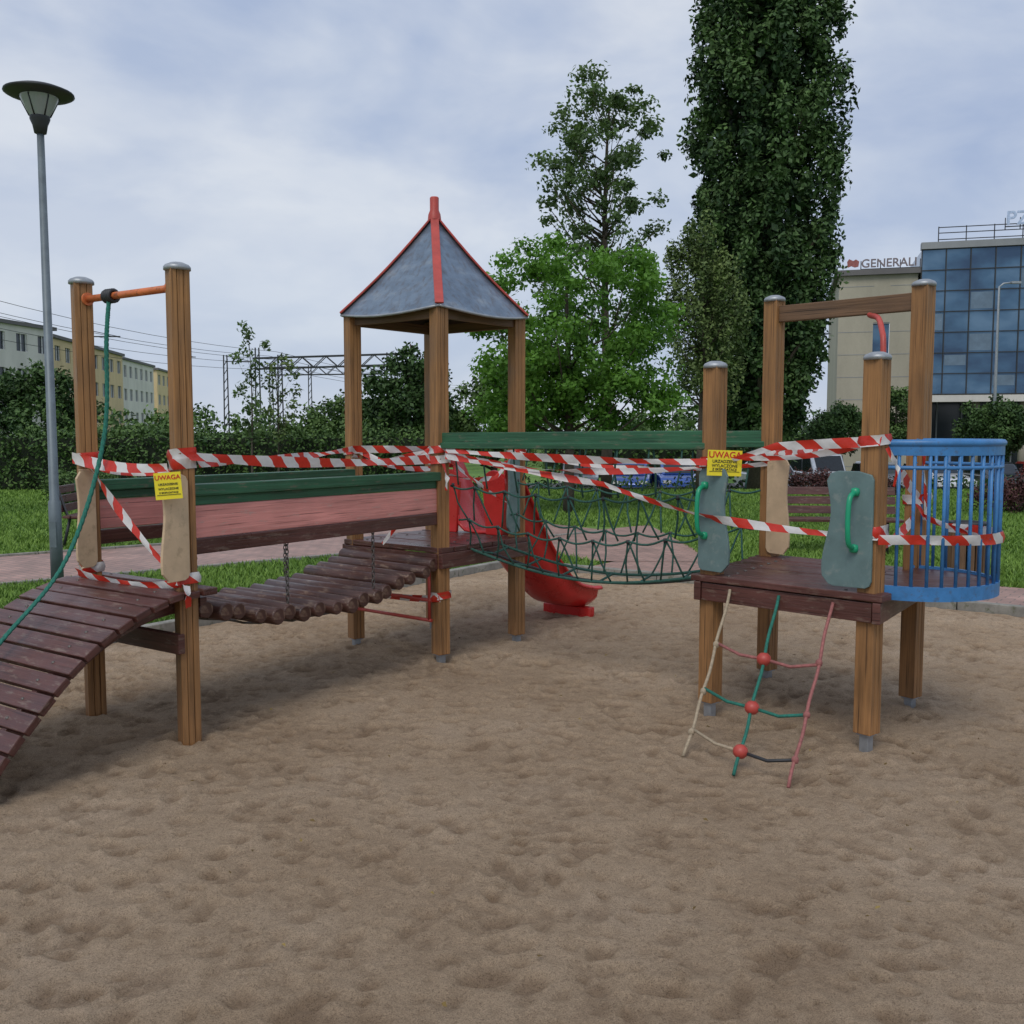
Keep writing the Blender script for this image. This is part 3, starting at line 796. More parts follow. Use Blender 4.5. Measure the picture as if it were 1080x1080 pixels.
rn=empty('rope_climbing_net')
mb=MB()
tops=[R2-e12*.17,R1.lerp(R2,.5),R1+e12*.16]; tops=[V3(p+nrm*.09,.72) for p in tops]
bots=[Vector((.864,4.82,-0.01)),Vector((1.056,4.556,-.01)),Vector((1.265,4.39,-.01))]
def rpnt(k,t): p=tops[k].lerp(bots[k],t); p.z+=.0-.03*math.sin(math.pi*t); return p
for k,(m1) in enumerate(('rope_b','rope_g','rope_r')):
    pts=[rpnt(k,t)+Vector((.004*math.sin(t*17+k),0,0)) for t in np.linspace(-.02,1.02,22)]; mb.tube(pts,.0085,m1,7)
for j,(t,ml,mr) in enumerate(((.32,'rope_r','rope_r'),(.60,'rope_g','rope_g'),(.86,'rope_b','dark'))):
    a,b_,c_=rpnt(0,t-.02),rpnt(1,t+.02),rpnt(2,t+.0)
    mb.tube([a,(a+b_)/2-Z*.02,b_],.0085,ml,7); mb.tube([b_,(b_+c_)/2-Z*.025,c_],.0085,mr,7)
mb.obj('ropes',rn)
mb=MB()
for t in(.34,.62,.88):
    p=rpnt(1,t); mb.lathe(p,[(0,-.034),(.02,-.03),(.034,-.015),(.037,0),(.034,.015),(.02,.03),(0,.034)],'red',14)
for k in(0,2):
    for t in(.31,.6,.86):
        p=rpnt(k,t); mb.lathe(p,[(0,-.02),(.014,-.014),(.018,0),(.014,.014),(0,.02)],'rope_b' if k==0 else 'rope_r',10)
mb.obj('knot_balls',rn)

sl=empty('playground_slide')
mb=MB(); s0=(T3+T4)/2+u*.03-w*.07
prof=smoothpts([(-.05,0,.81),(.10,0,.79),(.32,0,.62),(.62,0,.34),(.90,0,.14),(1.16,0,.07),(1.30,0,.06)],6)
def wallh(s): return float(np.interp(s,[-.05,.05,.15,.35,.6,.9,1.3],[.56,.56,.46,.33,.25,.20,.18]))
rows=[]
for p in prof:
    s=p.x;z=p.z;h=wallh(s);row=[]
    for (lx,lz) in((-.32,h*.90),(-.30,h),(-.27,h*.99),(-.25,h*.5),(-.22,.06),(-.15,.01),(0,0),(.15,.01),(.22,.06),(.25,h*.5),(.27,h*.99),(.30,h),(.32,h*.90)):
        row.append(s0+u*s-w*lx*.95+Z*(z+lz))
    rows.append(row)
b=len(mb.v);nn=len(rows[0])
for r_ in rows: mb.v+=[tuple(x) for x in r_]
for j in range(len(rows)-1):
    for i in range(nn-1): mb.face((b+j*nn+i,b+j*nn+i+1,b+(j+1)*nn+i+1,b+(j+1)*nn+i),((0,0),(1,0),(1,1),(0,1)),'redplastic',True)
o=mb.obj('chute',sl); sd=o.modifiers.new('solid','SOLIDIFY'); sd.thickness=.02; sd.offset=0
mb=MB()
for sg in(-1,1):
    q=(T3+T4)/2+w*sg*.27
    pts=[(-.03,0),(.12,0)]+[(.045+.11*math.cos(a),.40+.1*math.sin(a)) for a in np.linspace(0,math.pi,9)]+[(-.065,.2)]
    mb.plate(V3(q-u*.02,.80),w*(-sg),(0,0,1),.03,pts,'redplastic')
e=s0+u*1.22
mb.bar(V3(e-w*.24,-.01),V3(e+w*.24,-.01),.10,.14,'redplastic')
mb.obj('hood_and_feet',sl,.006)

# ------------------------------------------------------------ tapes
tp=empty('barrier_tape'); tm=MB()
def ribbon(P,wd=.062,sagk=.02,tw=.5,seed=0,n=14,r0=0.):
    P=[Vector(p) for p in P]; pts=[]
    for a,b in zip(P[:-1],P[1:]):
        Ls=(b-a).length; m=max(3,int(n*min(1.5,Ls)+2))
        for i in range(m):
            t=i/m; pts.append(lerp(a,b,t)-Z*sagk*Ls*4*t*(1-t))
    pts.append(P[-1]); l=random.random()*3; base=len(tm.v); ls=[]
    for i,p in enumerate(pts):
        t=(pts[min(i+1,len(pts)-1)]-pts[max(i-1,0)]).normalized()
        if i: l+=(p-pts[i-1]).length
        ls.append(l)
        up=(Z-t*Z.dot(t)); up=up.normalized() if up.length>.2 else t.orthogonal().normalized(); sd=t.cross(up)
        ang=r0+tw*(math.sin(l*3.1+seed)+.6*math.sin(l*7.7+seed*2)); k=1-.5*abs(math.sin(l*2.3+seed))**3*min(1,tw*2)
        d=(up*math.cos(ang)+sd*math.sin(ang))*wd/2*k
        mid=p+sd*.010*math.sin(l*19+seed)
        tm.v+= [tuple(p-d),tuple(mid),tuple(p+d)]
    for i in range(len(pts)-1):
        for s in(0,1):
            a=base+i*3+s
            tm.face((a,a+3,a+4,a+1),((ls[i],s*wd/2),(ls[i+1],s*wd/2),(ls[i+1],(s+1)*wd/2),(ls[i],(s+1)*wd/2)),'tape',True)
def wrap(p,z,rot,turns=1,dz=.015):
    k=PW/2+.008; pts=[]
    for i in range(4*turns+1):
        a=rot+math.pi/4+i*math.pi/2; pts.append(Vector((p.x+k*1.414*math.cos(a),p.y+k*1.414*math.sin(a),z+dz*i/2)))
    ribbon(pts,.055,0,.10,seed=p.x+z)
def at(p,z,dx=0,dy=-.075): return Vector((p.x+dx,p.y+dy,z))
for p,z,ro in((A2,1.44,R(35)),(A1,1.42,R(35)),(A1,1.47,R(35)),(A2,.83,R(35)),(A1,.84,R(35)),(T1,1.39,R(37)),(T1,1.46,R(37)),(T2,1.44,R(37)),(R2,1.42,rr),(R1,1.54,rr),(R1,1.09,rr),(R3,1.44,rr),(T1,.45,R(37)),(T3,1.42,R(37)),(R4,1.2,rr)):
    wrap(p,z,ro,1)
ribbon([at(A2,1.455,-.05),at(A1,1.42,-.05)],.062,.03,.35,1)
ribbon([at(A2,1.43,.04,-.06),at(A1,1.40,-.06,.03)],.05,.05,.5,8)
ribbon([at(A1,1.475,.06),at(T1,1.41,-.06)],.062,.014,.34,2)
ribbon([at(A1,1.44,.07,.02),at(T2,1.47,.0),at(T1,1.485,0,.06)],.055,.01,.6,3)
ribbon([at(T2,1.36,.05),at(T1,1.45,-.05,.0)],.05,.0,.9,4)
ribbon([at(A2,1.40,.05),lerp(A2,A1,.55)+Vector((.02,-.1,1.08)),at(A1,.87,.0,-.09)],.058,.03,.5,6)
ribbon([at(A2,.83,-.05),at(A1,.84,.0)],.055,.04,.4,6)
ribbon([at(T1,1.43,.05,.0),Vector((-.68,6.9,1.12)),Vector((-.92,6.95,.80))],.045,.02,1.2,7)
ribbon([at(T1,.45,0),at(T2,.42,.05)],.05,.02,.4,9)
ribbon([at(T1,1.47,.05),at(R2,1.43,-.05)],.055,.010,.45,10)
ribbon([at(T1,1.43,.05),at(R2,1.40,-.05,0)],.042,.03,1.0,11)
ribbon([at(T1,1.46,.05),Vector((.55,5.95,1.28)),at(R2,1.12,-.02,-.1),at(R1,1.08,.0,-.08)],.052,.012,.7,12)
ribbon([at(T3,1.44,.0),at(R3,1.40,.0)],.045,.04,.8,13)
# loose crossing strands round the roofed tower and slide entrance
ribbon([at(T2,1.46,.05),Vector((-.85,7.0,1.36)),at(T1,1.50,-.04,.02)],.048,.03,.9,41)
ribbon([at(T1,1.44,.04),Vector((-.22,6.98,1.22)),at(T3,1.05,-.03,-.08)],.045,.03,1.1,42)
ribbon([at(T3,1.44,-.02,-.06),Vector((-.12,7.2,1.26)),at(T1,1.30,.06,.02)],.045,.04,1.0,43)
ribbon([at(T2,1.42,.0),at(T4,1.30,.0,-.06)],.045,.04,.8,44)
ribbon([at(R2,1.43,.05),lerp(R2,R1,.4)+Vector((0,-.05,1.52)),at(R1,1.55,0)],.052,.0,.5,14)
ribbon([at(R3,1.46,0),at(R1,1.56,0,.06)],.05,.01,.7,15)
ribbon([at(R2,1.47,.05,.04),at(R1,1.535,-.05,.03)],.05,.05,.9,19)
ribbon([at(R1,1.55,.05,0),at(R4,1.22,-.02)],.05,.02,.7,16)
ribbon([at(R4,1.46,0,-.08),at(R4,1.1,.02,-.09),at(R4,1.25,-.08,-.14)],.05,.02,.9,20)
ribbon([at(R1,1.07,.0,-.08)]+[cagept(s)+oR*.02+Z*(1.07-.01*s) for s in np.linspace(.12,.9,9)],.058,.0,.18,17)
ribbon([at(R4,1.12,.0),cagept(.6)+Z*1.04-oR*.03],.05,.02,.6,18)
ribbon([at(R4,1.1,-.05),at(R1,1.0,.05,.05)],.05,.02,.6,21)
ribbon([at(A1,.83,.03,-.08),at(A1,.79,.05,-.12),at(A1,.72,.045,-.10)],.045,0,.9,31)
ribbon([at(R1,1.52,.03,-.08),at(R1,1.42,.07,-.12),at(R1,1.33,.06,-.10)],.045,0,.9,32)
ribbon([at(T1,1.38,.03,-.08),at(T1,1.28,.06,-.12),at(T1,1.2,.05,-.10)],.045,0,1.1,33)
tm.obj('tape_strips',tp)

# ------------------------------------------------------------ warning signs
def sign(loc,rotz,wd=.15,ht=.15,tilt=0):
    e=empty('warning_sign',loc); e.rotation_euler=(0,tilt,rotz)
    mb=MB(); mb.box((0,0,0),(wd/2,0,0),(0,.002,0),(0,0,ht/2),'yellow')
    mb.box((0,-.0035,-ht*.33),(wd*.44,0,0),(0,.001,0),(0,0,.001),'black')
    mb.obj('board',e)
    def txt(s,z,size,k,nm):
        cu=bpy.data.curves.new(nm,'FONT'); cu.body=s; cu.size=size; cu.align_x='CENTER'; cu.align_y='CENTER'; cu.extrude=.0006; cu.offset=size*.012; cu.materials.append(M[k])
        o=bpy.data.objects.new(nm,cu); scene.collection.objects.link(o); o.parent=e; o.location=(0,-.0035,z); o.rotation_euler=(R(90),0,0)
    txt('UWAGA',ht*.31,wd*.25,'signred','title_text')
    txt('URZADZENIE',ht*.06,wd*.12,'black','line_text'); txt('WYLACZONE',-ht*.11,wd*.12,'black','line_text'); txt('Z EKSPLOATACJI',-ht*.25,wd*.095,'black','line_text')
sign((A1.x-.005,A1.y-.20,1.335),R(12),.125,.13,R(-4))
sign((R2.x+.035,R2.y-.115,1.425),R(8),.195,.14,R(2))

# ------------------------------------------------------------ street lamps
M['lampglass']=paint('lamp_glass',(.35,.37,.37),.12,0,.1,3)
def lamp(loc,h=5.15):
    e=empty('street_lamp',loc); mb=MB()
    mb.tube([(0,0,-.1),(0,0,.9),(0,0,.92),(0,0,h-.50)],[.066,.064,.05,.036],'pole',14)
    mb.boxs((0,-.062,.55),.07,.012,.28,0,'pole')
    mb.lathe((0,0,0),[(.036,h-.51),(.06,h-.50),(.075,h-.42),(.10,h-.36),(.10,h-.33)],'dark',18)
    mb.obj('pole',e)
    mb=MB(); mb.lathe((0,0,0),[(.095,h-.33),(.13,h-.27),(.185,h-.16),(.19,h-.13)],'lampglass',24); mb.obj('glass_bowl',e)
    mb=MB()
    mb.lathe((0,0,0),[(.0,h-.135),(.20,h-.135),(.32,h-.115),(.345,h-.10),(.34,h-.085),(.24,h-.045),(.12,h-.015),(.03,h),(0,h)],'dark',28)
    for i in range(6):
        a=i*math.pi/3+.4; mb.tube([(.10*math.cos(a),.10*math.sin(a),h-.33),(.192*math.cos(a),.192*math.sin(a),h-.14)],.008,'dark',6)
    mb.obj('shade',e)
lamp((-4.93,10.6,-.06),5.26)
def slim(loc,h,arm):
    e=empty('street_light',loc); mb=MB(); mb.tube([(0,0,0),(0,0,h*.5),(0,0,h-.15),(arm*.3,0,h),(arm,0,h+.05)],[.09,.07,.045,.04,.035],'grey',10)
    mb.box((arm*1.2,0,h+.04),(abs(arm)*.35,0,0),(0,.12,0),(0,0,.05),'grey'); mb.obj('pole_and_head',e)
slim((17.6,60,-1.2),7.6,-.7); slim((21.9,45,-1.2),9.4,.6); slim((-.5,75,-1.2),7.0,.6)

# ------------------------------------------------------------ benches and bin
def bench(loc,rz_):
    e=empty('park_bench',loc); e.rotation_euler=(0,0,rz_)
    mb=MB()
    for i in range(4): mb.box((0,-.2+i*.115,.45),(.9,0,0),(0,.048,0),(0,0,.018),'maroon')
    mb.obj('seat',e,.004)
    mb=MB()
    for i in range(3): mb.box((0,.26+.03*i,.56+.13*i),(.9,0,0),(0,.014,0),(0,.01,.052),'maroon')
    mb.obj('backrest',e,.004)
    mb=MB()
    for x in(-.7,.7):
        mb.tube([(x,-.2,0),(x,-.2,.42),(x,.18,.42),(x,.34,.9)],.022,'dark',8); mb.tube([(x,.16,.42),(x,.26,0)],.022,'dark',8)
    mb.obj('legs',e)
bench((4.35,13.4,-.05),R(-8)); bench((-6.15,14.6,-.05),R(95))
e=empty('litter_bin',(5.25,11.3,-.05)); mb=MB()
for i in range(14):
    a=i/14*2*math.pi; mb.box((.2*math.cos(a),.2*math.sin(a),.3),(-.036*math.sin(a),.036*math.cos(a),0),(.01*math.cos(a),.01*math.sin(a),0),(0,0,.27),'postd')
mb.obj('slats',e); mb=MB(); mb.lathe((0,0,0),[(.0,.04),(.185,.04),(.185,.58),(.215,.58),(.215,.61),(.17,.61),(.16,.3)],'dark',18); mb.obj('liner',e)

# ------------------------------------------------------------ cars
def car(loc,rz_,c,van=False):
    e=empty('parked_car',loc); e.rotation_euler=(0,0,rz_); cm=carpaint('car_paint',c)
    if van: low=[(-2.3,.35),(-2.32,.8),(-2.28,1.0),(1.5,1.02),(2.15,.88),(2.28,.6),(2.28,.32)]; top=[(-2.2,1.0),(-2.1,1.75),(-1.9,1.85),(.5,1.86),(.8,1.78),(1.5,1.02)]
    else: low=[(-2.05,.32),(-2.1,.6),(-2.02,.92),(-1.3,.96),(.95,.95),(1.75,.82),(2.05,.62),(2.08,.32)]; top=[(-1.85,.94),(-1.45,1.34),(-1.1,1.45),(.1,1.46),(.4,1.38),(1.1,.95)]
    mb=MB(); W0=.86
    def loft(poly,sec,k):
        b=len(mb.v);m=len(poly)
        for (y,sc,dz) in sec:
            cx=sum(p[0] for p in poly)/m
            for x,z in poly: mb.v.append((cx+(x-cx)*sc,y,z-dz*(z-.3)))
        for j in range(len(sec)-1):
            for i in range(m):
                i2=(i+1)%m; mb.face((b+j*m+i,b+j*m+i2,b+(j+1)*m+i2,b+(j+1)*m+i),((0,0),(1,0),(1,1),(0,1)),k,False)
        mb.face(tuple(b+i for i in range(m))[::-1],tuple((0,0) for _ in range(m)),k); mb.face(tuple(b+(len(sec)-1)*m+i for i in range(m)),tuple((0,0) for _ in range(m)),k)
    loft(low,[(-W0,.97,.03),(-W0+.06,1,0),(W0-.06,1,0),(W0,.97,.03)],cm)
    loft(top,[(-.70,.95,.035),(-.62,1,0),(.62,1,0),(.70,.95,.035)],cm)
    mb.obj('body',e,.04)
    mb=MB()
    zt=top[2][1]-.10
    for y in(-.712,.712):
        mx=(top[0][0]+top[-1][0])/2
        for x0,x1,s0_,s1_ in((top[1][0]*.93,mx-.06,-.18,0),(mx+.04,top[-2][0]*.9,0,.38)):
            mb.plate((0,y,0),(1,0,0),(0,0,1),.02,[(x0+s0_,1.0),(x1+s1_,1.0),(x1,zt),(x0+.05,zt)],'carglass')
    f0=Vector((top[-1][0],0,top[-1][1]));f1=Vector((top[-2][0],0,top[-2][1])); c_=(f0+f1)/2
    d=(f1-f0); nn_=Vector((d.z,0,-d.x)).normalized()
    if nn_.x<0: nn_=-nn_
    mb.box(c_+nn_*.01,d*.42,(0,.58,0),nn_*.008,'carglass')
    f0=Vector((top[0][0],0,top[0][1]));f1=Vector((top[1][0],0,top[1][1])); d=f1-f0; nn_=Vector((-d.z,0,d.x)).normalized(); mb.box((f0+f1)/2+nn_*.01,d*.36,(0,.55,0),nn_*.008,'carglass')
    mb.obj('windows',e)
    mb=MB()
    for x in(-1.25,1.3):
        for y in(-.84,.84):
            s=1 if y>0 else -1
            mb.tube([(x,y-s*.16,.32),(x,y-s*.02,.32),(x,y+s*.03,.32)],[.32,.32,.29],'tyre',20); mb.tube([(x,y+s*.02,.32),(x,y+s*.04,.32)],[.19,.17],'grey',14)
    mb.obj('wheels',e)
    mb=MB()
    for y in(-.6,.6): mb.box((2.06 if not van else 2.26,y,.66),(.03,0,0),(0,.17,0),(0,0,.06),'white'); mb.box((-2.07 if not van else -2.31,y,.75),(.03,0,0),(0,.14,0),(0,0,.08),'signred')
    mb.obj('lights',e)
for x,y,r_,c,vn in((5.2,43,100,(.02,.07,.30),0),(7.2,43.5,92,(.03,.10,.40),0),(3.0,44,95,(.10,.11,.12),0),(11.3,43,80,(.60,.61,.62),0),(13.6,43.5,90,(.72,.72,.72),1),(16.0,43,92,(.30,.32,.34),0),(18.4,43,85,(.70,.70,.70),0),(20.8,42.5,95,(.05,.06,.07),0),(23.2,43,92,(.45,.05,.04),0)):
    car((x,y,-1.2),R(-r_),c,bool(vn))

# ------------------------------------------------------------ buildings
def facade(mb,o,ex,W_,H_,nx,nz,wf,hf,dep,kw,kg,kf='white'):
    o=Vector(o);ex=Vector(ex).normalized(); inn=Vector((-ex.y,ex.x,0))
    cw=W_/nx;chh=H_/nz
    def P(x,z,d=0): return o+ex*x+Z*z+inn*d
    for i in range(nx):
        for j in range(nz):
            x0,x1=i*cw,(i+1)*cw;z0,z1=j*chh,(j+1)*chh
            a0=x0+cw*(1-wf)/2;a1=x1-cw*(1-wf)/2;b0=z0+chh*(1-hf)*.55;b1=z1-chh*(1-hf)*.45
            mb.quad(P(x0,z0),P(x1,z0),P(x1,b0),P(x0,b0),kw);mb.quad(P(x0,b1),P(x1,b1),P(x1,z1),P(x0,z1),kw)
            mb.quad(P(x0,b0),P(a0,b0),P(a0,b1),P(x0,b1),kw);mb.quad(P(a1,b0),P(x1,b0),P(x1,b1),P(a1,b1),kw)
            mb.quad(P(a0,b0),P(a1,b0),P(a1,b0,dep),P(a0,b0,dep),kf);mb.quad(P(a0,b1,dep),P(a1,b1,dep),P(a1,b1),P(a0,b1),kw)
            mb.quad(P(a0,b0),P(a0,b0,dep),P(a0,b1,dep),P(a0,b1),kw);mb.quad(P(a1,b0,dep),P(a1,b0),P(a1,b1),P(a1,b1,dep),kw)
            mb.quad(P(a0,b0,dep),P(a1,b0,dep),P(a1,b1,dep),P(a0,b1,dep),kg)
            m_=(a0+a1)/2; mb.bar(P(m_,b0,dep-.05),P(m_,b1,dep-.05),.07,.07,kf,up=(ex.x,ex.y,0))
            for xx in(a0+.04,a1-.04): mb.bar(P(xx,b0,dep-.05),P(xx,b1,dep-.05),.08,.06,kf,up=(ex.x,ex.y,0))
def block(name,p0,p1,depth,z0,z1,nx,nz,kw,side_n=3,skipwalls=False):
    p0=Vector((*p0,0));p1=Vector((*p1,0));ex=(p1-p0).normalized();inn=Vector((-ex.y,ex.x,0));W_=(p1-p0).length
    e=empty(name)
    a,b,c_,d=p0,p1,p1+inn*depth,p0+inn*depth
    if not skipwalls:
        mb=MB()
        facade(mb,V3(p0,z0),ex,W_,z1-z0,nx,nz,.5,.5,.18,kw,'glassd')
        facade(mb,V3(p1,z0),inn,depth,z1-z0,side_n,nz,.35,.45,.18,kw,'glassd')
        q=p0+inn*depth; facade(mb,V3(q,z0),-inn,depth,z1-z0,side_n,nz,.35,.45,.18,kw,'glassd')
        mb.quad(V3(c_,z0),V3(d,z0),V3(d,z1),V3(c_,z1),kw)
        mb.obj('walls',e)
    mb=MB(); cc=(a+c_)/2; mb.box(V3(cc,z1+.15),ex*(W_/2+.25),inn*(depth/2+.25),Z*.15,'wroof')
    if not skipwalls:
        for k in range(4): mb.box(V3(p0+ex*W_*(k+.5)/4+inn*depth*.5,z1+.8),ex*.5,inn*.35,Z*.6,'wgrey')
    mb.obj('roof',e); return e
block('apartment_building',(-42.5,70),(-39.6,86),11,-1.2,10.2,6,4,'wwhite')
block('apartment_building',(-43.4,94),(-46.2,118),11,-1.2,10.4,8,4,'wyel')
block('apartment_building',(-48.6,124),(-50.5,140),11,-1.2,10.5,6,4,'wwhite')
block('apartment_building',(-52.5,147),(-56,172),11,-1.2,10.6,8,4,'wyel')
e=block('office_building',(18.3,56),(22.25,54.9),14,-1.2,10.2,1,1,'wbeige',4,True)
mb=MB(); p0=Vector((18.3,56,0));p1=Vector((22.25,54.9,0));ex=(p1-p0).normalized();inn=Vector((-ex.y,ex.x,0))
Wd=(p1-p0).length
def PB(x,z,d=0): return V3(p0+ex*x+inn*d,z)
x0,x1,x2,x3=0,Wd*.45,Wd*.66,Wd
mb.quad(PB(x0,-1.2),PB(x1,-1.2),PB(x1,10.2),PB(x0,10.2),'wbeige'); mb.quad(PB(x2,-1.2),PB(x3,-1.2),PB(x3,10.2),PB(x2,10.2),'wbeige')
mb.quad(PB(x1,7.6),PB(x2,7.6),PB(x2,10.2),PB(x1,10.2),'wbeige'); mb.quad(PB(x1,-1.2),PB(x2,-1.2),PB(x2,1.2),PB(x1,1.2),'wbeige')
mb.quad(PB(x1,1.2,.25),PB(x2,1.2,.25),PB(x2,7.6,.25),PB(x1,7.6,.25),'curtain')
for zz in(1.2,3.3,5.4,7.6): mb.bar(PB(x1,zz,.12),PB(x2,zz,.12),.2,.14,'wgrey')
mb.quad(PB(0,-1.2,14),PB(0,-1.2),PB(0,10.2),PB(0,10.2,14),'wbeige')
for zz in np.arange(-.4,10,1.25): mb.bar(PB(-.003,zz,-.006),PB(x1,zz,-.006),.01,.03,'wgrey'); mb.bar(PB(x2,zz,-.006),PB(x3,zz,-.006),.01,.03,'wgrey')
mb.obj('walls',e)
g=empty('glass_office_building'); mb=MB()
p0=Vector((22.3,54.6,0));p1=Vector((40.0,49.6,0));ex=(p1-p0).normalized();inn=Vector((-ex.y,ex.x,0));Wd=(p1-p0).length
z0,z1=3.6,11.4
mb.quad(PB(0,z0),PB(Wd,z0),PB(Wd,z1),PB(0,z1),'curtain'); mb.quad(PB(0,z0,14),PB(0,z0),PB(0,z1),PB(0,z1,14),'curtain')
mb.quad(PB(0,z1),PB(Wd,z1),PB(Wd,z1,14),PB(0,z1,14),'wroof'); mb.quad(PB(0,z0,14),PB(Wd,z0,14),PB(Wd,z0),PB(0,z0),'wgrey')
mb.obj('curtain_wall',g)
mb=MB()
nx=15
for i in range(nx+1): mb.bar(PB(Wd*i/nx,z0,-.03),PB(Wd*i/nx,z1,-.03),.05,.06,'dark',up=(ex.x,ex.y,0))
for zz in np.linspace(z0,z1,8): mb.bar(PB(0,zz,-.035),PB(Wd,zz,-.035),.05,.05,'dark')
mb.obj('mullions',g)
M['blind']=paint('window_blind_glass',(.14,.20,.26),.2,.3,.2,2)
mb=MB()
for i,j in((1,1),(3,0),(2,4),(5,2),(0,3),(4,5),(2,2),(6,4)):
    xa=Wd*(i+.06)/nx;xb=Wd*(i+.94)/nx;za=z0+(z1-z0)*(j+.1+.3*(i%2))/7;zb=z0+(z1-z0)*(j+.9)/7
    mb.quad(PB(xa,za,-.012),PB(xb,za,-.012),PB(xb,zb,-.012),PB(xa,zb,-.012),'blind')
mb.obj('blinds',g)
mb=MB()
mb.bar(PB(-.05,z0-.25,-.25),PB(Wd,z0-.25,-.25),.7,.36,'wwhite'); mb.bar(PB(-.05,z1+.2,.1),PB(Wd,z1+.2,.1),.5,.36,'wgrey')
for i in range(8): c_=PB(.6+i*2.4,1.0,.3); mb.tube([V3(c_,-1.2),V3(c_,z0-.4)],.22,'wbeige',14)
mb.quad(PB(0,-1.2,2.2),PB(Wd,-1.2,2.2),PB(Wd,z0,2.2),PB(0,z0,2.2),'glassd')
for i in range(14): mb.bar(PB(i*1.3,-1.2,2.15),PB(i*1.3,z0,2.15),.1,.08,'wgrey',up=(ex.x,ex.y,0))
mb.bar(PB(0,.9,2.12),PB(Wd,.9,2.12),.08,.3,'wgrey')
mb.obj('ground_floor',g)
mb=MB()
for zz in(.35,.7,1.0): mb.bar(PB(.9,z1+.3+zz,.8),PB(Wd,z1+.3+zz,.8),.04,.045,'dark')
for i in range(12): mb.bar(PB(.9+i*1.4,z1+.3,.8),PB(.9+i*1.4,z1+1.35,.8),.04,.05,'dark',up=(ex.x,ex.y,0))
mb.obj('roof_railing',g)
def rooftext(name,s,loc,size,k,rotz,lw=.72):
    e=empty(name,loc); e.rotation_euler=(0,0,rotz); cu=bpy.data.curves.new('letters','FONT'); cu.body=s; cu.size=size; cu.extrude=.04; cu.offset=size*.012; cu.materials.append(M[k])
    o=bpy.data.objects.new('letters',cu); scene.collection.objects.link(o); o.parent=e; o.rotation_euler=(R(90),0,0); o.location=(0,0,.12)
    mb=MB()
    Lw=size*lw*len(s); mb.bar((0,.1,.04),(Lw,.1,.04),.05,.05,'dark')
    for i in range(4): mb.tube([(Lw*i/3,.12,-.1),(Lw*i/3,.12,.5)],.025,'dark',6)
    mb.obj('frame',e); return e
M['bluew']=paint('blue_white_letters',(.45,.55,.75),.5)
e=rooftext('rooftop_sign','GENERALI',(19.35,55.6,10.5),.64,'signgrey',math.atan2(-1.1,3.95),.60)
mb=MB(); mb.plate((-.42,0,.36),(1,0,0),(0,0,1),.06,[(-.28,-.22),(-.1,-.14),(.1,-.22),(.28,-.18),(.32,.1),(.14,.22),(0,.14),(-.22,.25),(-.32,.1)],'signlion'); mb.obj('lion_emblem',e)
rooftext('rooftop_sign','PZU',(26.0,53.0,12.3),1.0,'bluew',math.atan2(-4.7,17))

# ------------------------------------------------------------ railway gantry + wires
gt=empty('railway_gantry'); mb=MB()
def truss(mb,a,b,h,k='dark'):
    a=Vector(a);b=Vector(b); L_=(b-a).length; n=int(L_/1.0)
    for y in(-.35,.35):
        o=Vector((0,y,0)); mb.bar(a+o,b+o,.11,.11,k); mb.bar(a+o+Z*h,b+o+Z*h,.11,.11,k)
        for i in range(n):
            p=a.lerp(b,i/n)+o;q=a.lerp(b,(i+1)/n)+o
            if i%2: mb.bar(p,q+Z*h,.07,.07,k)
            else: mb.bar(p+Z*h,q,.07,.07,k)
truss(mb,(-21.8,84,6.8),(-8.6,84,7.2),.9)
def mast(mb,x,y,h):
    for dx in(-.25,.25): mb.bar((x+dx,y,-1.2),(x+dx*.6,y,h),.10,.10,'dark',up=(0,1,0))
    for z in np.arange(-.5,h-.4,.8): mb.bar((x-.22,y,z),(x+.22,y,z+.7),.06,.06,'dark',up=(0,1,0))
mast(mb,-21.5,84,8.6);mast(mb,-19.6,84,8.0);mast(mb,-10.4,84,8.2); mast(mb,-8.8,84,8.0)
mb.obj('steel_frame',gt)
gt=empty('railway_gantry'); mb=MB(); truss(mb,(-29,118,8.2),(-10,118,8.4),.9)
for x in(-28.6,-24,-15,-10.3): mast(mb,x,118,9.4)
mb.obj('steel_frame',gt)
gt=empty('railway_gantry'); mb=MB(); truss(mb,(12.5,95,3.9),(19.0,95,3.9),.7); mast(mb,12.6,95,6.0);mast(mb,15.6,95,5.5);mast(mb,18.9,95,6); mb.obj('steel_frame',gt)
ow=empty('overhead_wires'); mb=MB()
for k,(dz,dx) in enumerate(((0,0),(1.0,0),(1.6,.6),(-.9,1),(.4,1.6))):
    a=Vector((-33+dx,60,8.2+dz));b=Vector((-20.5+dx,84,7.3+dz*.6));c_=Vector((-6+dx,140,7+dz*.5))
    for p,q in((a,b),(b,c_)): mb.tube([lerp(p,q,t)-Z*.5*4*t*(1-t) for t in np.linspace(0,1,9)],.020,'dark',4)
mb.obj('wires',ow)
for (x,y,h) in((-30,70,8.8),(-33,96,9.3),(-26.5,92,8.6)):
    gt=empty('railway_mast'); mb=MB(); mast(mb,x,y,h); mb.bar((x,y,h-.6),(x+2.5,y,h-.6),.08,.08,'dark'); mb.bar((x,y,h-.1),(x+2.4,y,h-.6),.05,.05,'dark'); mb.obj('steel_frame',gt)

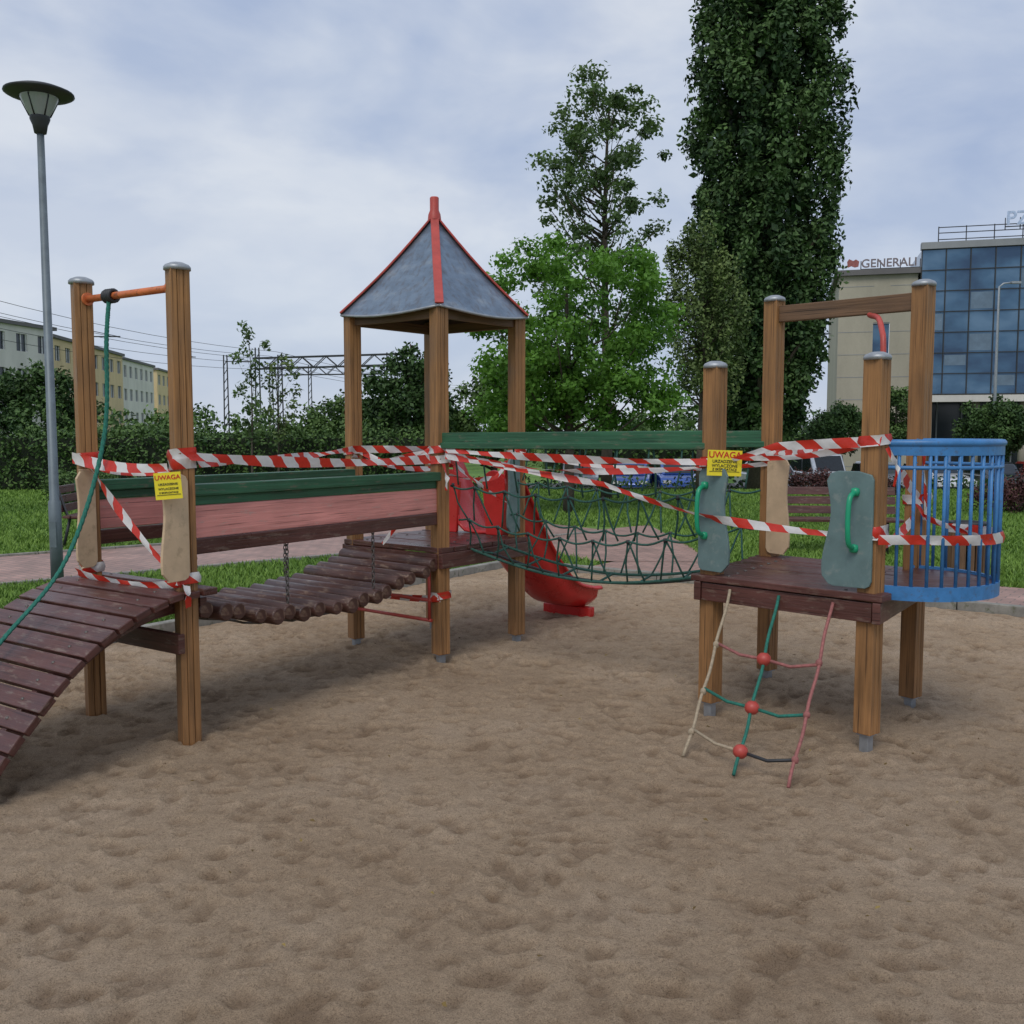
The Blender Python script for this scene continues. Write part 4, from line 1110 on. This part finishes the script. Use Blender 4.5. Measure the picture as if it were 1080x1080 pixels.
# ------------------------------------------------------------ world, sun, camera
wd=bpy.data.worlds.new("World"); scene.world=wd; wd.use_nodes=True; nt=wd.node_tree; nt.nodes.clear()
out=N(nt,'ShaderNodeOutputWorld');bg=N(nt,'ShaderNodeBackground');L(nt,bg.outputs[0],out.inputs[0]); bg.inputs[1].default_value=.1
sky=N(nt,'ShaderNodeTexSky'); sky.sky_type='NISHITA'; sky.sun_disc=False; sky.sun_elevation=R(52); sky.sun_rotation=R(200)
tc=N(nt,'ShaderNodeTexCoord')
def cn_(scale,sc3,loc,dist,det=5):
    mp=N(nt,'ShaderNodeMapping'); L(nt,tc.outputs['Generated'],mp.inputs[0]); mp.inputs['Scale'].default_value=sc3; mp.inputs['Location'].default_value=loc
    n1=N(nt,'ShaderNodeTexNoise'); L(nt,mp.outputs[0],n1.inputs['Vector']); n1.inputs['Scale'].default_value=scale; n1.inputs['Detail'].default_value=det; n1.inputs['Roughness'].default_value=.52; n1.inputs['Distortion'].default_value=dist
    return n1.outputs[0]
n1=cn_(2.2,(1,1,2.0),(.3,.1,.4),.25); n2=cn_(5.5,(1,1,2.2),(1.3,.4,2.4),.3,7)
cc=ramp(nt,n1,[(.36,(.35,.445,.66)),(.5,(.50,.585,.75)),(.62,(.74,.785,.86))])
cc=mixc(nt,.42,cc,ramp(nt,n2,[(.36,(.36,.45,.66)),(.62,(.76,.80,.87))]))
sp=N(nt,'ShaderNodeSeparateXYZ'); L(nt,tc.outputs['Generated'],sp.inputs[0])
hz=ramp(nt,sp.outputs[2],[(0,(1.0,1.0,1.0)),(.35,(0,0,0))])
cc=mixc(nt,mixc(nt,1.0,hz,(.45,.45,.45),'MULTIPLY'),cc,(.68,.735,.82))
sc=N(nt,'ShaderNodeVectorMath',operation='SCALE'); L(nt,cc,sc.inputs[0]); sc.inputs[3].default_value=9.9
L(nt,mixc(nt,.9,sky.outputs[0],sc.outputs[0]),bg.inputs[0])
sd=bpy.data.lights.new('sun','SUN'); sd.energy=1.5; sd.angle=R(28); sd.color=(1,.955,.88)
so=bpy.data.objects.new('sun',sd); scene.collection.objects.link(so)
az=R(200); el=R(52); dr=Vector((math.sin(az)*math.cos(el),math.cos(az)*math.cos(el),math.sin(el)))
so.rotation_euler=dr.to_track_quat('Z','Y').to_euler(); so.location=(0,0,30)
cd=bpy.data.cameras.new('camera'); cam=bpy.data.objects.new('camera',cd); scene.collection.objects.link(cam)
cam.location=(0,0,1.6); cam.rotation_euler=(R(90-4.7),0,0); cd.sensor_width=36; cd.lens=34.67; cd.clip_end=3000; cd.clip_start=.05
scene.camera=cam
scene.view_settings.view_transform='Standard'; scene.view_settings.look='None'; scene.view_settings.exposure=0
